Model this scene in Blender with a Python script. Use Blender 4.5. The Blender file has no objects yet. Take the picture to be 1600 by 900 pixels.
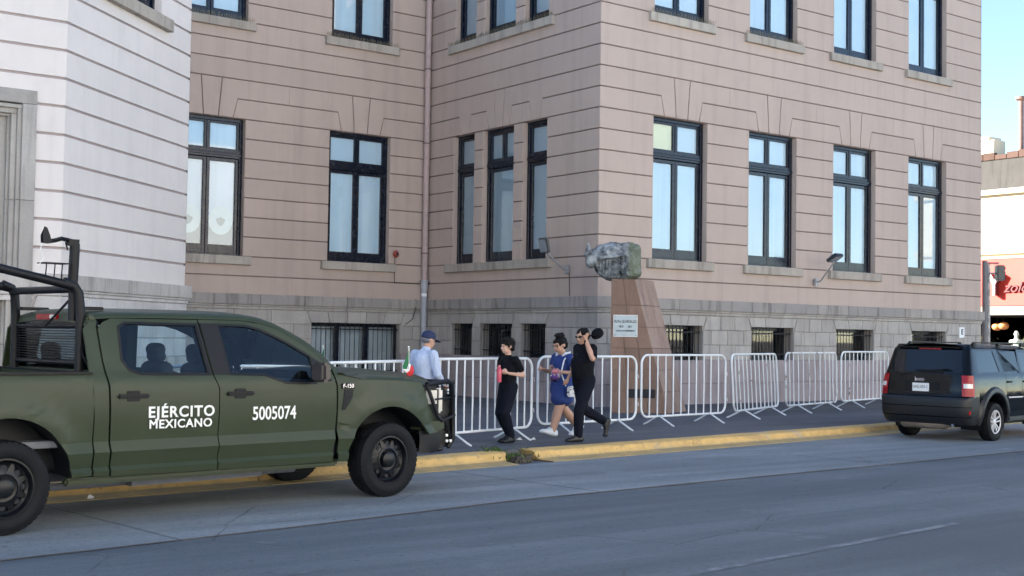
import bpy, bmesh, math, random
from mathutils import Vector, Matrix, noise
from math import sin, cos, pi, radians
random.seed(7)
S = bpy.context.scene
COL = S.collection
# ---------------------------------------------------------------- camera
YAW, PITCH, ROLL = 0.64247748, 0.03796126, 0.0153811
fw = Vector((sin(YAW)*cos(PITCH), cos(YAW)*cos(PITCH), sin(PITCH)))
rt = Vector((cos(YAW), -sin(YAW), 0)); up = rt.cross(fw)
R_ = cos(ROLL)*rt + sin(ROLL)*up; U_ = -sin(ROLL)*rt + cos(ROLL)*up
CAMLOC = Vector((-19.2723, -22.3953, 1.78))
cd = bpy.data.cameras.new('camera'); cam = bpy.data.objects.new('camera', cd); COL.objects.link(cam)
m = Matrix((R_, U_, -fw)).transposed().to_4x4(); m.translation = CAMLOC
cam.matrix_world = m
cd.sensor_width = 36; cd.lens = 44.2265; cd.clip_start = 0.1; cd.clip_end = 3000
S.camera = cam
# ---------------------------------------------------------------- light
SUN_EL, SUN_AZ = radians(24), radians(-42)      # azimuth from +Y towards +X
sdir = Vector((sin(SUN_AZ)*cos(SUN_EL), cos(SUN_AZ)*cos(SUN_EL), sin(SUN_EL)))
W = bpy.data.worlds.new('World'); S.world = W; W.use_nodes = True
wn = W.node_tree.nodes; bg = wn['Background']
sky = wn.new('ShaderNodeTexSky'); sky.sky_type = 'NISHITA'; sky.sun_disc = False
sky.sun_elevation = SUN_EL; sky.sun_rotation = SUN_AZ
sky.altitude = 1800; sky.air_density = 1.0; sky.dust_density = 0.1; sky.ozone_density = 1.5
W.node_tree.links.new(sky.outputs[0], bg.inputs[0]); bg.inputs[1].default_value = 0.066
sl = bpy.data.lights.new('sun', 'SUN'); so = bpy.data.objects.new('sun', sl); COL.objects.link(so)
sl.energy = 5.0; sl.angle = radians(0.5); sl.color = (1.0, 0.93, 0.82)
so.rotation_euler = (-sdir).to_track_quat('-Z', 'Y').to_euler(); so.location = (-10, 20, 40)
S.view_settings.view_transform = 'Standard'; S.view_settings.look = 'None'
S.view_settings.exposure = 2.55; S.view_settings.gamma = 1.0
# ---------------------------------------------------------------- materials
def newmat(name):
    m = bpy.data.materials.new(name); m.use_nodes = True
    nt = m.node_tree; return m, nt, nt.nodes['Principled BSDF']
def ND(nt, t, **kw):
    n = nt.nodes.new(t)
    for k, v in kw.items():
        if k in n.inputs: n.inputs[k].default_value = v
        else: setattr(n, k, v)
    return n
def pos(nt, local=False):
    if local: return ND(nt, 'ShaderNodeTexCoord').outputs['Object']
    return ND(nt, 'ShaderNodeNewGeometry').outputs['Position']
def mapped(nt, scale, local=False):
    mp = ND(nt, 'ShaderNodeMapping'); nt.links.new(pos(nt, local), mp.inputs[0]); mp.inputs['Scale'].default_value = scale
    return mp.outputs[0]
def nz(nt, scale, detail=4, vec=None, rough=.6):
    n = ND(nt, 'ShaderNodeTexNoise', Scale=scale, Detail=detail, Roughness=rough)
    nt.links.new(vec if vec is not None else pos(nt), n.inputs['Vector']); return n.outputs['Fac']
def rng(nt, f, a, b, c=0., d=1.):
    n = ND(nt, 'ShaderNodeMapRange'); n.clamp = True
    nt.links.new(f, n.inputs[0])
    for i, v in zip((1, 2, 3, 4), (a, b, c, d)): n.inputs[i].default_value = v
    return n.outputs[0]
def mix(nt, f, a, b, mode='MIX'):
    n = ND(nt, 'ShaderNodeMix', data_type='RGBA', blend_type=mode)
    def put(s, v):
        if isinstance(v, (tuple, list)): n.inputs[s].default_value = (*v[:3], 1)
        else: nt.links.new(v, n.inputs[s])
    put(6, a); put(7, b)
    if isinstance(f, float): n.inputs[0].default_value = f
    else: nt.links.new(f, n.inputs[0])
    return n.outputs[2]
def mul(nt, a, b):
    n = ND(nt, 'ShaderNodeMath', operation='MULTIPLY')
    for i, v in ((0, a), (1, b)):
        if isinstance(v, (int, float)): n.inputs[i].default_value = v
        else: nt.links.new(v, n.inputs[i])
    return n.outputs[0]
def bump(nt, b, f, strength=.2, dist=.01):
    n = ND(nt, 'ShaderNodeBump', Strength=strength, Distance=dist); nt.links.new(f, n.inputs['Height'])
    nt.links.new(n.outputs[0], b.inputs['Normal'])
def setc(nt, b, c):
    if isinstance(c, (tuple, list)): b.inputs['Base Color'].default_value = (*c[:3], 1)
    else: nt.links.new(c, b.inputs['Base Color'])
def plain(name, col, rough=.5, metal=0., var=.12, scale=6., bmp=0., spec=.5, coat=0., local=True, dark=None):
    m, nt, b = newmat(name)
    f = nz(nt, scale, 4, vec=mapped(nt, (1, 1, 1), local))
    lo = tuple(c*(1-var) for c in col) if dark is None else dark
    hi = tuple(min(1, c*(1+var)) for c in col)
    setc(nt, b, mix(nt, rng(nt, f, .3, .7), lo, hi))
    rr = rng(nt, f, .3, .7, max(0, rough-.06), min(1, rough+.06)); nt.links.new(rr, b.inputs['Roughness'])
    b.inputs['Metallic'].default_value = metal; b.inputs['Specular IOR Level'].default_value = spec
    b.inputs['Coat Weight'].default_value = coat; b.inputs['Coat Roughness'].default_value = .06
    if bmp: bump(nt, b, nz(nt, scale*12, 3, vec=mapped(nt, (1, 1, 1), local)), bmp, .01)
    return m
MT = {}
def plaster(name, col, dirt):
    m, nt, b = newmat(name)
    big = nz(nt, .45, 4); mid = nz(nt, 3.0, 5)
    streak = nz(nt, 1.0, 5, vec=mapped(nt, (3.2, 3.2, .22)))
    c = mix(nt, rng(nt, big, .3, .7), tuple(x*.93 for x in col), tuple(min(1, x*1.05) for x in col))
    c = mix(nt, mul(nt, rng(nt, mid, .5, .85), .35), c, tuple(x*.8 for x in col))
    c = mix(nt, mul(nt, rng(nt, streak, .50, .74), dirt), c, tuple(x*.55 for x in col))
    oi = ND(nt, 'ShaderNodeObjectInfo')
    c = mix(nt, mul(nt, oi.outputs['Random'], .34), c, tuple(x*.84 for x in col))
    setc(nt, b, c); b.inputs['Roughness'].default_value = .85; b.inputs['Specular IOR Level'].default_value = .25
    bump(nt, b, nz(nt, 55, 3), .35, .006); return m
MT['pink'] = plaster('pink_plaster', (.488, .396, .342), .32)
MT['white'] = plaster('white_plaster', (.72, .675, .64), .2)
MT['groove'] = plaster('groove_plaster', (.20, .15, .14), .3)
def stone(name, a, bcol, stain, local=False):
    m, nt, b = newmat(name)
    big = nz(nt, 1.6, 5); fine = nz(nt, 22, 4)
    streak = nz(nt, 1.0, 5, vec=mapped(nt, (5, 5, .5)))
    oi = ND(nt, 'ShaderNodeObjectInfo')
    c = mix(nt, rng(nt, oi.outputs['Random'], 0, 1, .0, 1.), a, bcol)
    c = mix(nt, mul(nt, rng(nt, big, .4, .75), .5), c, tuple(x*.7 for x in a))
    c = mix(nt, mul(nt, rng(nt, streak, .5, .72), stain), c, tuple(x*.3 for x in a))
    c = mix(nt, mul(nt, rng(nt, fine, .45, .8), .25), c, tuple(x*.6 for x in a))
    setc(nt, b, c); b.inputs['Roughness'].default_value = .88; b.inputs['Specular IOR Level'].default_value = .25
    bump(nt, b, nz(nt, 35, 4), .6, .008); return m
MT['stone'] = stone('grey_stone', (.37, .35, .325), (.46, .44, .41), .4)
MT['stone_top'] = stone('weathered_stone', (.30, .285, .27), (.40, .37, .34), .75)
MT['stone_w'] = stone('pale_stone', (.50, .48, .46), (.60, .585, .57), .25)
MT['stone_wt'] = stone('pale_weathered_stone', (.42, .40, .37), (.52, .49, .46), .6)
MT['sill'] = stone('sill_stone', (.40, .36, .31), (.47, .43, .37), .6)
MT['plinth'] = stone('plinth_stone', (.33, .285, .29), (.38, .33, .335), .5)
MT['redstone'] = stone('red_quarry_stone', (.215, .145, .112), (.27, .18, .14), .4)
MT['redstone_lit'] = stone('lit_red_quarry_stone', (.30, .215, .18), (.36, .27, .225), .5)  # lighter copy of the red stone: light put into side face and top
MT['frame'] = plain('blue_black_window_paint', (.005, .009, .020), .24, var=.25, spec=.4)
MT['iron'] = plain('black_iron', (.005, .006, .009), .5, var=.3, spec=.28)
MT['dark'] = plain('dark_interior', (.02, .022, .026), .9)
m, nt, b = newmat('sky_tinted_blind'); oi = ND(nt, 'ShaderNodeObjectInfo')
c = mix(nt, rng(nt, nz(nt, .8, 3), .3, .7), (.56, .74, .88), (.64, .80, .91)); c = mix(nt, mul(nt, oi.outputs['Random'], .5), c, (.58, .68, .74))  # blue of the reflected sky is mixed into the blind colour
c = mix(nt, mul(nt, rng(nt, nz(nt, 1.0, 3, vec=mapped(nt, (7, 7, .15))), .5, .7), .25), c, (.40, .52, .62)); setc(nt, b, c); b.inputs['Roughness'].default_value = .8; MT['blind'] = m
MT['blind2'] = plain('cream_blind', (.78, .80, .55), .8, var=.05, scale=1.2)
MT['curtain'] = plain('pale_curtain', (.45, .52, .60), .85, var=.2, scale=3)
MT['sticker'] = plain('white_window_film', (.60, .74, .78), .6, var=.04)
MT['filmgrey'] = plain('grey_window_film', (.35, .45, .48), .6, var=.04)
def glass(name, tint, rough=.02, refl=1.0, ior=1.5):
    m = bpy.data.materials.new(name); m.use_nodes = True; nt = m.node_tree; nt.nodes.clear()
    o = ND(nt, 'ShaderNodeOutputMaterial'); t = ND(nt, 'ShaderNodeBsdfTransparent'); g = ND(nt, 'ShaderNodeBsdfGlossy')
    t.inputs[0].default_value = (*tint, 1); g.inputs['Roughness'].default_value = rough
    f = ND(nt, 'ShaderNodeFresnel', IOR=ior); mx = ND(nt, 'ShaderNodeMixShader')
    nt.links.new(mul(nt, f.outputs[0], refl), mx.inputs[0])
    nt.links.new(t.outputs[0], mx.inputs[1]); nt.links.new(g.outputs[0], mx.inputs[2]); nt.links.new(mx.outputs[0], o.inputs[0])
    return m
MT['glass'] = glass('window_glass', (.93, .96, .97), .015, 2.0, 1.55)
# ---------------------------------------------------------------- builders
def link(o, parent=None):
    COL.objects.link(o)
    if parent is not None: o.parent = parent
    return o
def tag(o, label=None, cat=None, group=None, kind=None):
    if label: o['label'] = label
    if cat: o['category'] = cat
    if group: o['group'] = group
    if kind: o['kind'] = kind
    return o
def empty(name, loc=(0, 0, 0), rz=0., label=None, cat=None, group=None):
    o = bpy.data.objects.new(name, None); link(o); o.location = loc; o.rotation_euler = (0, 0, rz)
    o.empty_display_size = .2
    return tag(o, label, cat, group)
def mk(name, verts, faces, mat, parent=None, smooth=None):
    me = bpy.data.meshes.new(name); me.from_pydata([tuple(v) for v in verts], [], faces); me.update()
    return fin(name, me, mat, parent, smooth)
def fin(name, me, mat, parent=None, smooth=None):
    if mat is not None: me.materials.append(MT[mat] if isinstance(mat, str) else mat)
    if smooth is not None:
        bm = bmesh.new(); bm.from_mesh(me); bmesh.ops.recalc_face_normals(bm, faces=bm.faces)
        a = radians(smooth)
        for e in bm.edges:
            e.smooth = not (len(e.link_faces) == 2 and e.calc_face_angle(0) > a)
        for f_ in bm.faces: f_.smooth = True
        bm.to_mesh(me); bm.free()
    return link(bpy.data.objects.new(name, me), parent)
class MB:
    """collects simple solids into one mesh"""
    def __init__(s): s.v = []; s.f = []
    def add(s, vs, fs):
        n = len(s.v); s.v += [Vector(x) for x in vs]; s.f += [tuple(i+n for i in q) for q in fs]; return s
    def box(s, a, b, M=None):
        x0, y0, z0 = a; x1, y1, z1 = b
        vs = [Vector(p) for p in ((x0,y0,z0),(x1,y0,z0),(x1,y1,z0),(x0,y1,z0),(x0,y0,z1),(x1,y0,z1),(x1,y1,z1),(x0,y1,z1))]
        if M is not None: vs = [M @ v for v in vs]
        return s.add(vs, [(0,3,2,1),(4,5,6,7),(0,1,5,4),(1,2,6,5),(2,3,7,6),(3,0,4,7)])
    def tube(s, pts, r, n=8, cap=True, rs=None):
        pts = [Vector(p) for p in pts]; base = len(s.v); ref = None
        for i, p in enumerate(pts):
            if i == 0: t = pts[1]-p
            elif i == len(pts)-1: t = p-pts[i-1]
            else: t = (pts[i+1]-p).normalized()+(p-pts[i-1]).normalized()
            t.normalize()
            if ref is None: ref = Vector((0, 0, 1)) if abs(t.z) < .9 else Vector((1, 0, 0))
            a = t.cross(ref)
            if a.length < 1e-4: a = t.cross(Vector((0, 1, 0)))
            a.normalize(); b = a.cross(t).normalized(); ref = b
            rr = rs[i] if rs else r
            for k in range(n):
                th = 2*pi*k/n; s.v.append(p+a*cos(th)*rr+b*sin(th)*rr)
        for i in range(len(pts)-1):
            for k in range(n):
                k2 = (k+1) % n
                s.f.append((base+i*n+k, base+i*n+k2, base+(i+1)*n+k2, base+(i+1)*n+k))
        if cap:
            s.f.append(tuple(base+k for k in range(n))); s.f.append(tuple(base+(len(pts)-1)*n+k for k in reversed(range(n))))
        return s
    def lathe(s, prof, M, n=24, closed=False):
        """prof: (radius, axial) pairs; axis = local z of M"""
        base = len(s.v); k = len(prof)
        for j in range(n):
            th = 2*pi*j/n
            for r, z in prof: s.v.append(M @ Vector((r*cos(th), r*sin(th), z)))
        for j in range(n):
            j2 = (j+1) % n
            for i in range(k-1 if not closed else k):
                i2 = (i+1) % k
                s.f.append((base+j*k+i, base+j2*k+i, base+j2*k+i2, base+j*k+i2))
        return s
    def prism(s, poly, fn, d0, d1, c=0.):
        """polygon (u,z) extruded along d; fn(u,z,d) gives the point; c = front chamfer"""
        n = len(poly); base = len(s.v)
        if c:
            ins = inset(poly, c)
            rings = [[(u, z, d0) for u, z in poly], [(u, z, d1-c) for u, z in poly], [(u, z, d1) for u, z in ins]]
        else: rings = [[(u, z, d0) for u, z in poly], [(u, z, d1) for u, z in poly]]
        for r in rings: s.v += [Vector(fn(*p)) for p in r]
        for j in range(len(rings)-1):
            for i in range(n):
                k = (i+1) % n; s.f.append((base+j*n+i, base+j*n+k, base+(j+1)*n+k, base+(j+1)*n+i))
        s.f.append(tuple(base+(len(rings)-1)*n+i for i in range(n)))
        s.f.append(tuple(base+i for i in reversed(range(n))))
        return s
    def build(s, name, mat, parent=None, smooth=None):
        return mk(name, s.v, s.f, mat, parent, smooth)
def inset(poly, c):
    n = len(poly); out = []
    for i in range(n):
        p0 = Vector(poly[i-1]); p = Vector(poly[i]); p1 = Vector(poly[(i+1) % n])
        a = (p-p0).normalized(); b = (p1-p).normalized()
        na = Vector((-a.y, a.x)); nb = Vector((-b.y, b.x)); d = 1+na.dot(nb)
        q = p+(na+nb)*(c/max(d, .2)); out.append((q.x, q.y))
    return out
def copy_tree(o, parent=None, top=True):
    c = o.copy(); COL.objects.link(c)
    c.parent = parent
    for ch in list(o.children): copy_tree(ch, c, False)
    return c
def text_mesh(body, size, ext=.002, bold=0., align='CENTER', shear=0., sx=1., spacing=1.):
    cu = bpy.data.curves.new('txt', 'FONT'); cu.body = body; cu.size = size; cu.extrude = ext; cu.bevel_depth = bold; cu.bevel_resolution = 0
    cu.align_x = align; cu.align_y = 'CENTER'; cu.resolution_u = 4; cu.shear = shear; cu.space_character = spacing
    o = bpy.data.objects.new('txt', cu); COL.objects.link(o)
    me = bpy.data.meshes.new_from_object(o.evaluated_get(bpy.context.evaluated_depsgraph_get()))
    bpy.data.objects.remove(o); bpy.data.curves.remove(cu)
    if sx != 1.:
        for v in me.vertices: v.co.x *= sx
    return me
def place_text(name, body, size, org, udir, ndir, mat, parent=None, **kw):
    """flat raised lettering: org = centre, udir = reading direction, ndir = outward"""
    me = text_mesh(body, size, **kw); u = Vector(udir).normalized(); n = Vector(ndir).normalized(); v = n.cross(u)
    M = Matrix((u, v, n)).transposed().to_4x4(); M.translation = Vector(org); me.transform(M)
    return fin(name, me, mat, parent)
MT['groove_w'] = plaster('white_wing_joint', (.40, .345, .34), .1)
MT['curtain_w'] = plain('white_curtain', (.62, .68, .74), .85, var=.1, scale=3)
MT['spike'] = plain('dull_bird_spikes', (.16, .14, .07), .6)
# ================================================================ building
BLD = empty('banded_building', (0, 0, 0), 0, 'pink and white banded plaster building on a grey stone base with tall dark windows', 'building')
GZ = [3.70+.5025*k for k in range(22)]           # joint heights of the plaster bands
TOPZ = GZ[-1]
GW = .014                                          # half joint
class Face:
    def __init__(s, o, u, L): s.o = Vector((*o, 0)); s.u = Vector((*u, 0)).normalized(); s.n = s.u.cross(Vector((0, 0, 1))); s.L = L
    def __call__(s, u, z, d): return s.o+s.u*u+s.n*d+Vector((0, 0, z))
DI = 7.41
F_front = Face((0, 0), (1, 0), 15.58)
F_ret = Face((0, DI), (0, -1), DI)
F_rec = Face((-8.9, DI), (1, 0), 8.9)
KX, KY = -12.37, .12; CW = radians(42.4); CL = 4.96
F_ch = Face((KX, KY), (cos(CW), sin(CW)), CL)
EX, EY = KX+CL*cos(CW), KY+CL*sin(CW)
F_wl = Face((-32, KY), (1, 0), 32+KX)
F_ws = Face((EX, EY), (0, 1), DI-EY)
F_es = Face((15.58, 0), (0, 1), 20)
def shell(fc, openings, z0, z1, depth, mat, back=-.03, u0=0., u1=None, rev=None):
    """wall sheet with reveals"""
    u1 = fc.L if u1 is None else u1
    us = sorted({u0, u1, *[o[0] for o in openings], *[o[1] for o in openings]}); zs = sorted({z0, z1, *[min(z1, max(z0, o[2])) for o in openings], *[min(z1, max(z0, o[3])) for o in openings]})
    mb = MB()
    for a, b in zip(us, us[1:]):
        for c, d in zip(zs, zs[1:]):
            mu, mz = (a+b)/2, (c+d)/2
            if any(o[0] < mu < o[1] and o[2] < mz < o[3] for o in openings): continue
            mb.add([fc(a, c, back), fc(b, c, back), fc(b, d, back), fc(a, d, back)], [(0, 1, 2, 3)])
    if rev: mb.build('wall', mat, BLD)
    for a, b, c, d in openings:
        if d <= z0 or c >= z1: continue
        if rev: mb = MB()
        for p, q in (((a, c), (a, d)), ((b, d), (b, c)), ((a, d), (b, d)), ((b, c), (a, c))):
            mb.add([fc(*p, back), fc(*q, back), fc(*q, -depth), fc(*p, -depth)], [(0, 1, 2, 3)])
        if rev: mb.build('window_reveal', rev, BLD)
    if not rev: mb.build('wall', mat, BLD)
def piece(name, fc, poly, d0, d1, mat, c=.008, parent=None):
    return MB().prism(poly, fc, d0, d1, c).build(name, mat, parent or BLD)
def split(u0, u1, ops):
    segs = [(u0, u1)]
    for a, b in ops:
        n = []
        for s, e in segs:
            if b <= s or a >= e: n.append((s, e)); continue
            if a > s: n.append((s, a))
            if b < e: n.append((b, e))
        segs = n
    return segs
def bands(fc, openings, mat, u0=0., u1=None, zlist=None, vous=(), d0=-.03, start=True, trim=0.):
    """plaster courses; vous = [(centre, halfwidth bottom, halfwidth top, has_key)]"""
    u1 = fc.L if u1 is None else u1
    zl = zlist or [2.74, 3.20]+GZ
    for i, (za, zb) in enumerate(zip(zl, zl[1:])):
        a, b = za+GW, zb-GW
        if i == 0: a = za+.001
        if abs(za-GZ[7]) < .01 and vous:        # the course with slanted ends
            cuts = [(v[0]-v[2], v[0]+v[2], v[0]-v[1], v[0]+v[1]) for v in vous]
            x = u0; xb = u0
            for ct in cuts+[(u1, u1, u1, u1)]:
                last = ct[0] == u1
                g = 0 if last else GW*.9
                gs = 0 if x == u0 else GW*.9
                if ct[0]-x > .08: piece('plaster_band', fc, [(xb+gs, a), (ct[2]-g, a), (ct[0]-g, b), (x+gs, b)], d0, 0, mat)
                x, xb = ct[1], ct[3]
            continue
        if abs(za-GZ[8]) < .01 and vous:        # the course that reaches down between the slants
            al = GZ[7]+GW
            xs = [u0]+[((p[0]+q[0])/2) for p, q in zip(vous, vous[1:])]+[u1]
            for k, v in enumerate(vous):
                c, hb, ht, kb, kt = v
                L = xs[k]+(0 if k == 0 else 0); Rr = xs[k+1]
                g = GW*.9
                if kb:
                    piece('plaster_band', fc, [(L, a), (c-ht-g, a), (c-hb+g, al), (c-kb-g, al), (c-kt-g, b), (L, b)], d0, 0, mat)
                    piece('plaster_band', fc, [(c+kb+g, al), (c+hb-g, al), (c+ht+g, a), (Rr, a), (Rr, b), (c+kt+g, b)], d0, 0, mat)
                    piece('keystone', fc, [(c-kb+g, al), (c+kb-g, al), (c+kt-g, b), (c-kt+g, b)], d0, 0, mat)
                else:
                    piece('plaster_band', fc, [(L, a), (c-ht-g, a), (c-hb+g, al), (c+hb-g, al), (c+ht+g, a), (Rr, a), (Rr, b), (L, b)], d0, 0, mat)
            continue
        ops = [(o[0], o[1]) for o in openings if o[2] < (za+zb)/2 < o[3]]
        for s, e in split(u0, u1, ops):
            if e-s > .02: piece('plaster_band', fc, [(s, a), (e, a), (e, b), (s, b)], d0, 0, mat)
def sill(fc, a, b, zt, h=.22, p=.10, o=.20, mat='sill', spikes=False):
    s = MB().prism([(a-o, zt-h), (b+o, zt-h), (b+o, zt), (a-o, zt)], fc, -.02, p, .012)
    r = s.build('window_sill', mat, BLD)
    if spikes:
        mb = MB(); u = a-o+.04
        while u < b+o-.04:
            for dd in (.01, .075):
                base = fc(u+random.uniform(-.01, .01), zt, dd); tip = fc(u+random.uniform(-.03, .03), zt+random.uniform(.09, .13), dd+random.uniform(-.03, .04))
                mb.tube([base, tip], .004, 3, False)
            u += .045
        tag(mb.build('bird_spikes', 'spike', r), kind='stuff')
    return r
def window(fc, a, b, z0, z1, panes=2, top=2, blind='blind', sticker=False, fr=.15, topblind=None):
    """tall casement: frame, two lower leaves, transom, top lights"""
    c = (a+b)/2; w = MB(); B = lambda u0, u1, v0, v1, d0, d1, mb=w: mb.prism([(u0, v0), (u1, v0), (u1, v1), (u0, v1)], fc, d0, d1, .006)
    j = .085
    zt = z0+2.50 if z1-z0 > 2.6 else z1; t1 = zt+.20
    B(a, a+j, z0, z1, -.30, -.16); B(b-j, b, z0, z1, -.30, -.16); B(a+j, b-j, z1-j, z1, -.30, -.161); B(a+j, b-j, z0, z0+.06, -.30, -.161)
    B(a+j, b-j, zt, t1, -.30, -.15); B(a+j*.3, b-j*.3, zt+.055, zt+.10, -.16, -.12)
    B(a+j*.3, b-j*.3, zt+.12, zt+.15, -.16, -.135)
    root = w.build('window', 'frame', BLD)
    def leaf(u0, u1, v0, v1, st, bot, name, bl):
        s = MB()
        for q in ((u0, u0+st, v0, v1), (u1-st, u1, v0, v1)): B(*q, -.275, -.20, s)
        B(u0+st, u1-st, v0, v0+bot, -.275, -.201, s); B(u0+st, u1-st, v1-st, v1, -.275, -.201, s)
        l = s.build(name, 'frame', root)
        g = mk('pane', [fc(u0+st, v0+bot, -.24), fc(u1-st, v0+bot, -.24), fc(u1-st, v1-st, -.24), fc(u0+st, v1-st, -.24)], [(0, 1, 2, 3)], 'glass', root)
        MB().prism([(u0+st*.5, v0+bot*.5), (u1-st*.5, v0+bot*.5), (u1-st*.5, v1-st*.5), (u0+st*.5, v1-st*.5)], fc, -.262, -.259).build('blind', bl, root)
        if sticker and bot > .2:
            m_ = (u0+u1)/2; zc = v0+bot+.62; rr = (u1-u0)/2-st-.02
            ring = [(m_+rr*cos(t), zc+rr*1.12*sin(t)) for t in [2*pi*k/28 for k in range(28)]]
            MB().prism(ring, fc, -.253, -.250).build('window_sticker', 'sticker', root)
            ht = [(m_-.13, zc+.02), (m_-.08, zc-.09), (m_, zc-.15), (m_+.08, zc-.09), (m_+.13, zc+.02), (m_+.10, zc+.05), (m_+.05, zc+.06), (m_, zc+.10), (m_-.05, zc+.06), (m_-.10, zc+.05)]
            MB().prism(ht, fc, -.249, -.247).build('window_sticker', 'filmgrey', root)
            MB().prism([(u0+st, v0+bot), (u1-st, v0+bot), (u1-st, zc-.02), (u0+st, zc+.03)], fc, -.2565, -.2545).build('window_sticker', 'filmgrey', root)
    if panes == 2:
        leaf(a+j, c-.006, z0+.06, zt-.01, .085, .22, 'sash', blind); leaf(c+.006, b-j, z0+.06, zt-.01, .085, .22, 'sash', blind)
    else: leaf(a+j, b-j, z0+.06, zt-.01, .09, .22, 'sash', blind)
    if z1 > t1+.2:
        if top == 2:
            leaf(a+j, c-.02, t1, z1-j, .06, .05, 'top_light', topblind or blind); leaf(c+.02, b-j, t1, z1-j, .06, .05, 'top_light', blind)
            m2 = MB(); B(c-.02, c+.02, t1, z1-j, -.29, -.18, m2); m2.build('mullion', 'frame', root)
        else: leaf(a+j, b-j, t1, z1-j, .06, .05, 'top_light', blind)
    return root
def bar_window(fc, a, b, z0, z1, mull=(), curtain='curtain', depth=.34, step=.125):
    w = MB(); j = .06
    for q in ((a, a+j, z0, z1), (b-j, b, z0, z1), (a+j, b-j, z1-.09, z1), (a+j, b-j, z0, z0+.09)):
        w.prism([(q[0], q[2]), (q[1], q[2]), (q[1], q[3]), (q[0], q[3])], fc, -depth-.06, -depth, .004)
    for m_ in mull: w.prism([(m_-.07, z0+.09), (m_+.07, z0+.09), (m_+.07, z1-.09), (m_-.07, z1-.09)], fc, -depth-.06, -depth+.01, .004)
    root = w.build('basement_window', 'frame', BLD)
    MB().prism([(a+j, z0+.09), (b-j, z0+.09), (b-j, z1-.09), (a+j, z1-.09)], fc, -depth-.04, -depth-.034).build('pane', 'glass', root)
    n = max(2, int((b-a)/.9)); 
    for k in range(n):
        u0 = a+(b-a)*k/n; u1 = a+(b-a)*(k+1)/n
        # pleated curtain
        mb = MB(); N = 26
        for i in range(N+1):
            u = u0+(u1-u0)*i/N; d = -depth-.16-.025*sin(i*2.1)
            mb.v += [fc(u, z0, d), fc(u, z1, d)]
        mb.f = [(2*i, 2*i+2, 2*i+3, 2*i+1) for i in range(N)]
        mb.build('curtain', curtain if (k % 2 == 0 or n > 2) else 'dark', root, 180)
    nb = max(3, int(round((b-a-.1)/step)))
    for k in range(nb+1):
        u = a+.05+(b-a-.1)*k/nb
        MB().tube([fc(u, z0, -.12), fc(u, z1, -.12)], .0095, 6).build('bar', 'iron', root)
    for z in (z1-.16, z0+.16):
        MB().prism([(a, z-.015), (b, z-.015), (b, z+.015), (a, z+.015)], fc, -.135, -.105).build('crossbar', 'iron', root)
    return root
# ---- openings (u along each face, z0, z1)
Z0, Z1 = GZ[0], GZ[7]; UZ0, UZ1 = GZ[12], GZ[19]
front_c = [2.66, 6.05, 9.44, 12.83]; HW = .93
of = [(c-HW, c+HW, Z0, Z1) for c in front_c]+[(c-HW, c+HW, UZ0, UZ1) for c in front_c]
shell(F_front, of, 2.74, TOPZ, .32, 'groove', rev='pink')
vf = [(c+.03, .60, .70, .20, .275) for c in front_c]
bands(F_front, of, 'pink', vous=vf)
for k, c in enumerate(front_c):
    window(F_front, c-HW, c+HW, Z0, Z1, topblind='blind2' if k == 0 else None)
    window(F_front, c-HW, c+HW, UZ0, UZ1)
    sill(F_front, c-HW, c+HW, Z0); sill(F_front, c-HW, c+HW, UZ0, spikes=(k < 2))
ret_o = [(DI-y1, DI-y0) for y0, y1 in ((5.14, 6.13), (3.38, 4.75), (2.00, 3.00))]
orr = [(a, b, Z0, Z1) for a, b in ret_o]+[(a, b, UZ0, UZ1) for a, b in ret_o]
shell(F_ret, orr, 2.74, TOPZ, .32, 'groove', u1=DI-.001, rev='pink')
vr = [(DI-5.60, .185, .26, 0, 0), (DI-4.05, .45, .545, .15, .245), (DI-2.485, .18, .25, 0, 0)]
bands(F_ret, orr, 'pink', u1=DI-.031, vous=vr)
for lv, (za, zb) in enumerate(((Z0, Z1), (UZ0, UZ1))):
    for i, (a, b) in enumerate(ret_o): window(F_ret, a, b, za, zb, 1, 2 if i == 1 else 1)
    sill(F_ret, ret_o[0][0], ret_o[2][1], za, spikes=(lv == 1), o=.24)
rec_o = [(8.9-7.47, 8.9-5.57), (8.9-3.14, 8.9-1.24)]
orc = [(a, b, Z0, Z1) for a, b in rec_o]+[(a, b, UZ0, UZ1) for a, b in rec_o]
shell(F_rec, orc, 2.74, TOPZ, .32, 'groove', rev='pink')
vc = [((a+b)/2, .60, .70, .20, .28) for a, b in rec_o]
bands(F_rec, orc, 'pink', vous=vc)
for i, (a, b) in enumerate(rec_o):
    window(F_rec, a, b, Z0, Z1, sticker=(i == 0)); window(F_rec, a, b, UZ0, UZ1)
    sill(F_rec, a, b, Z0); sill(F_rec, a, b, UZ0, spikes=True)
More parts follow.
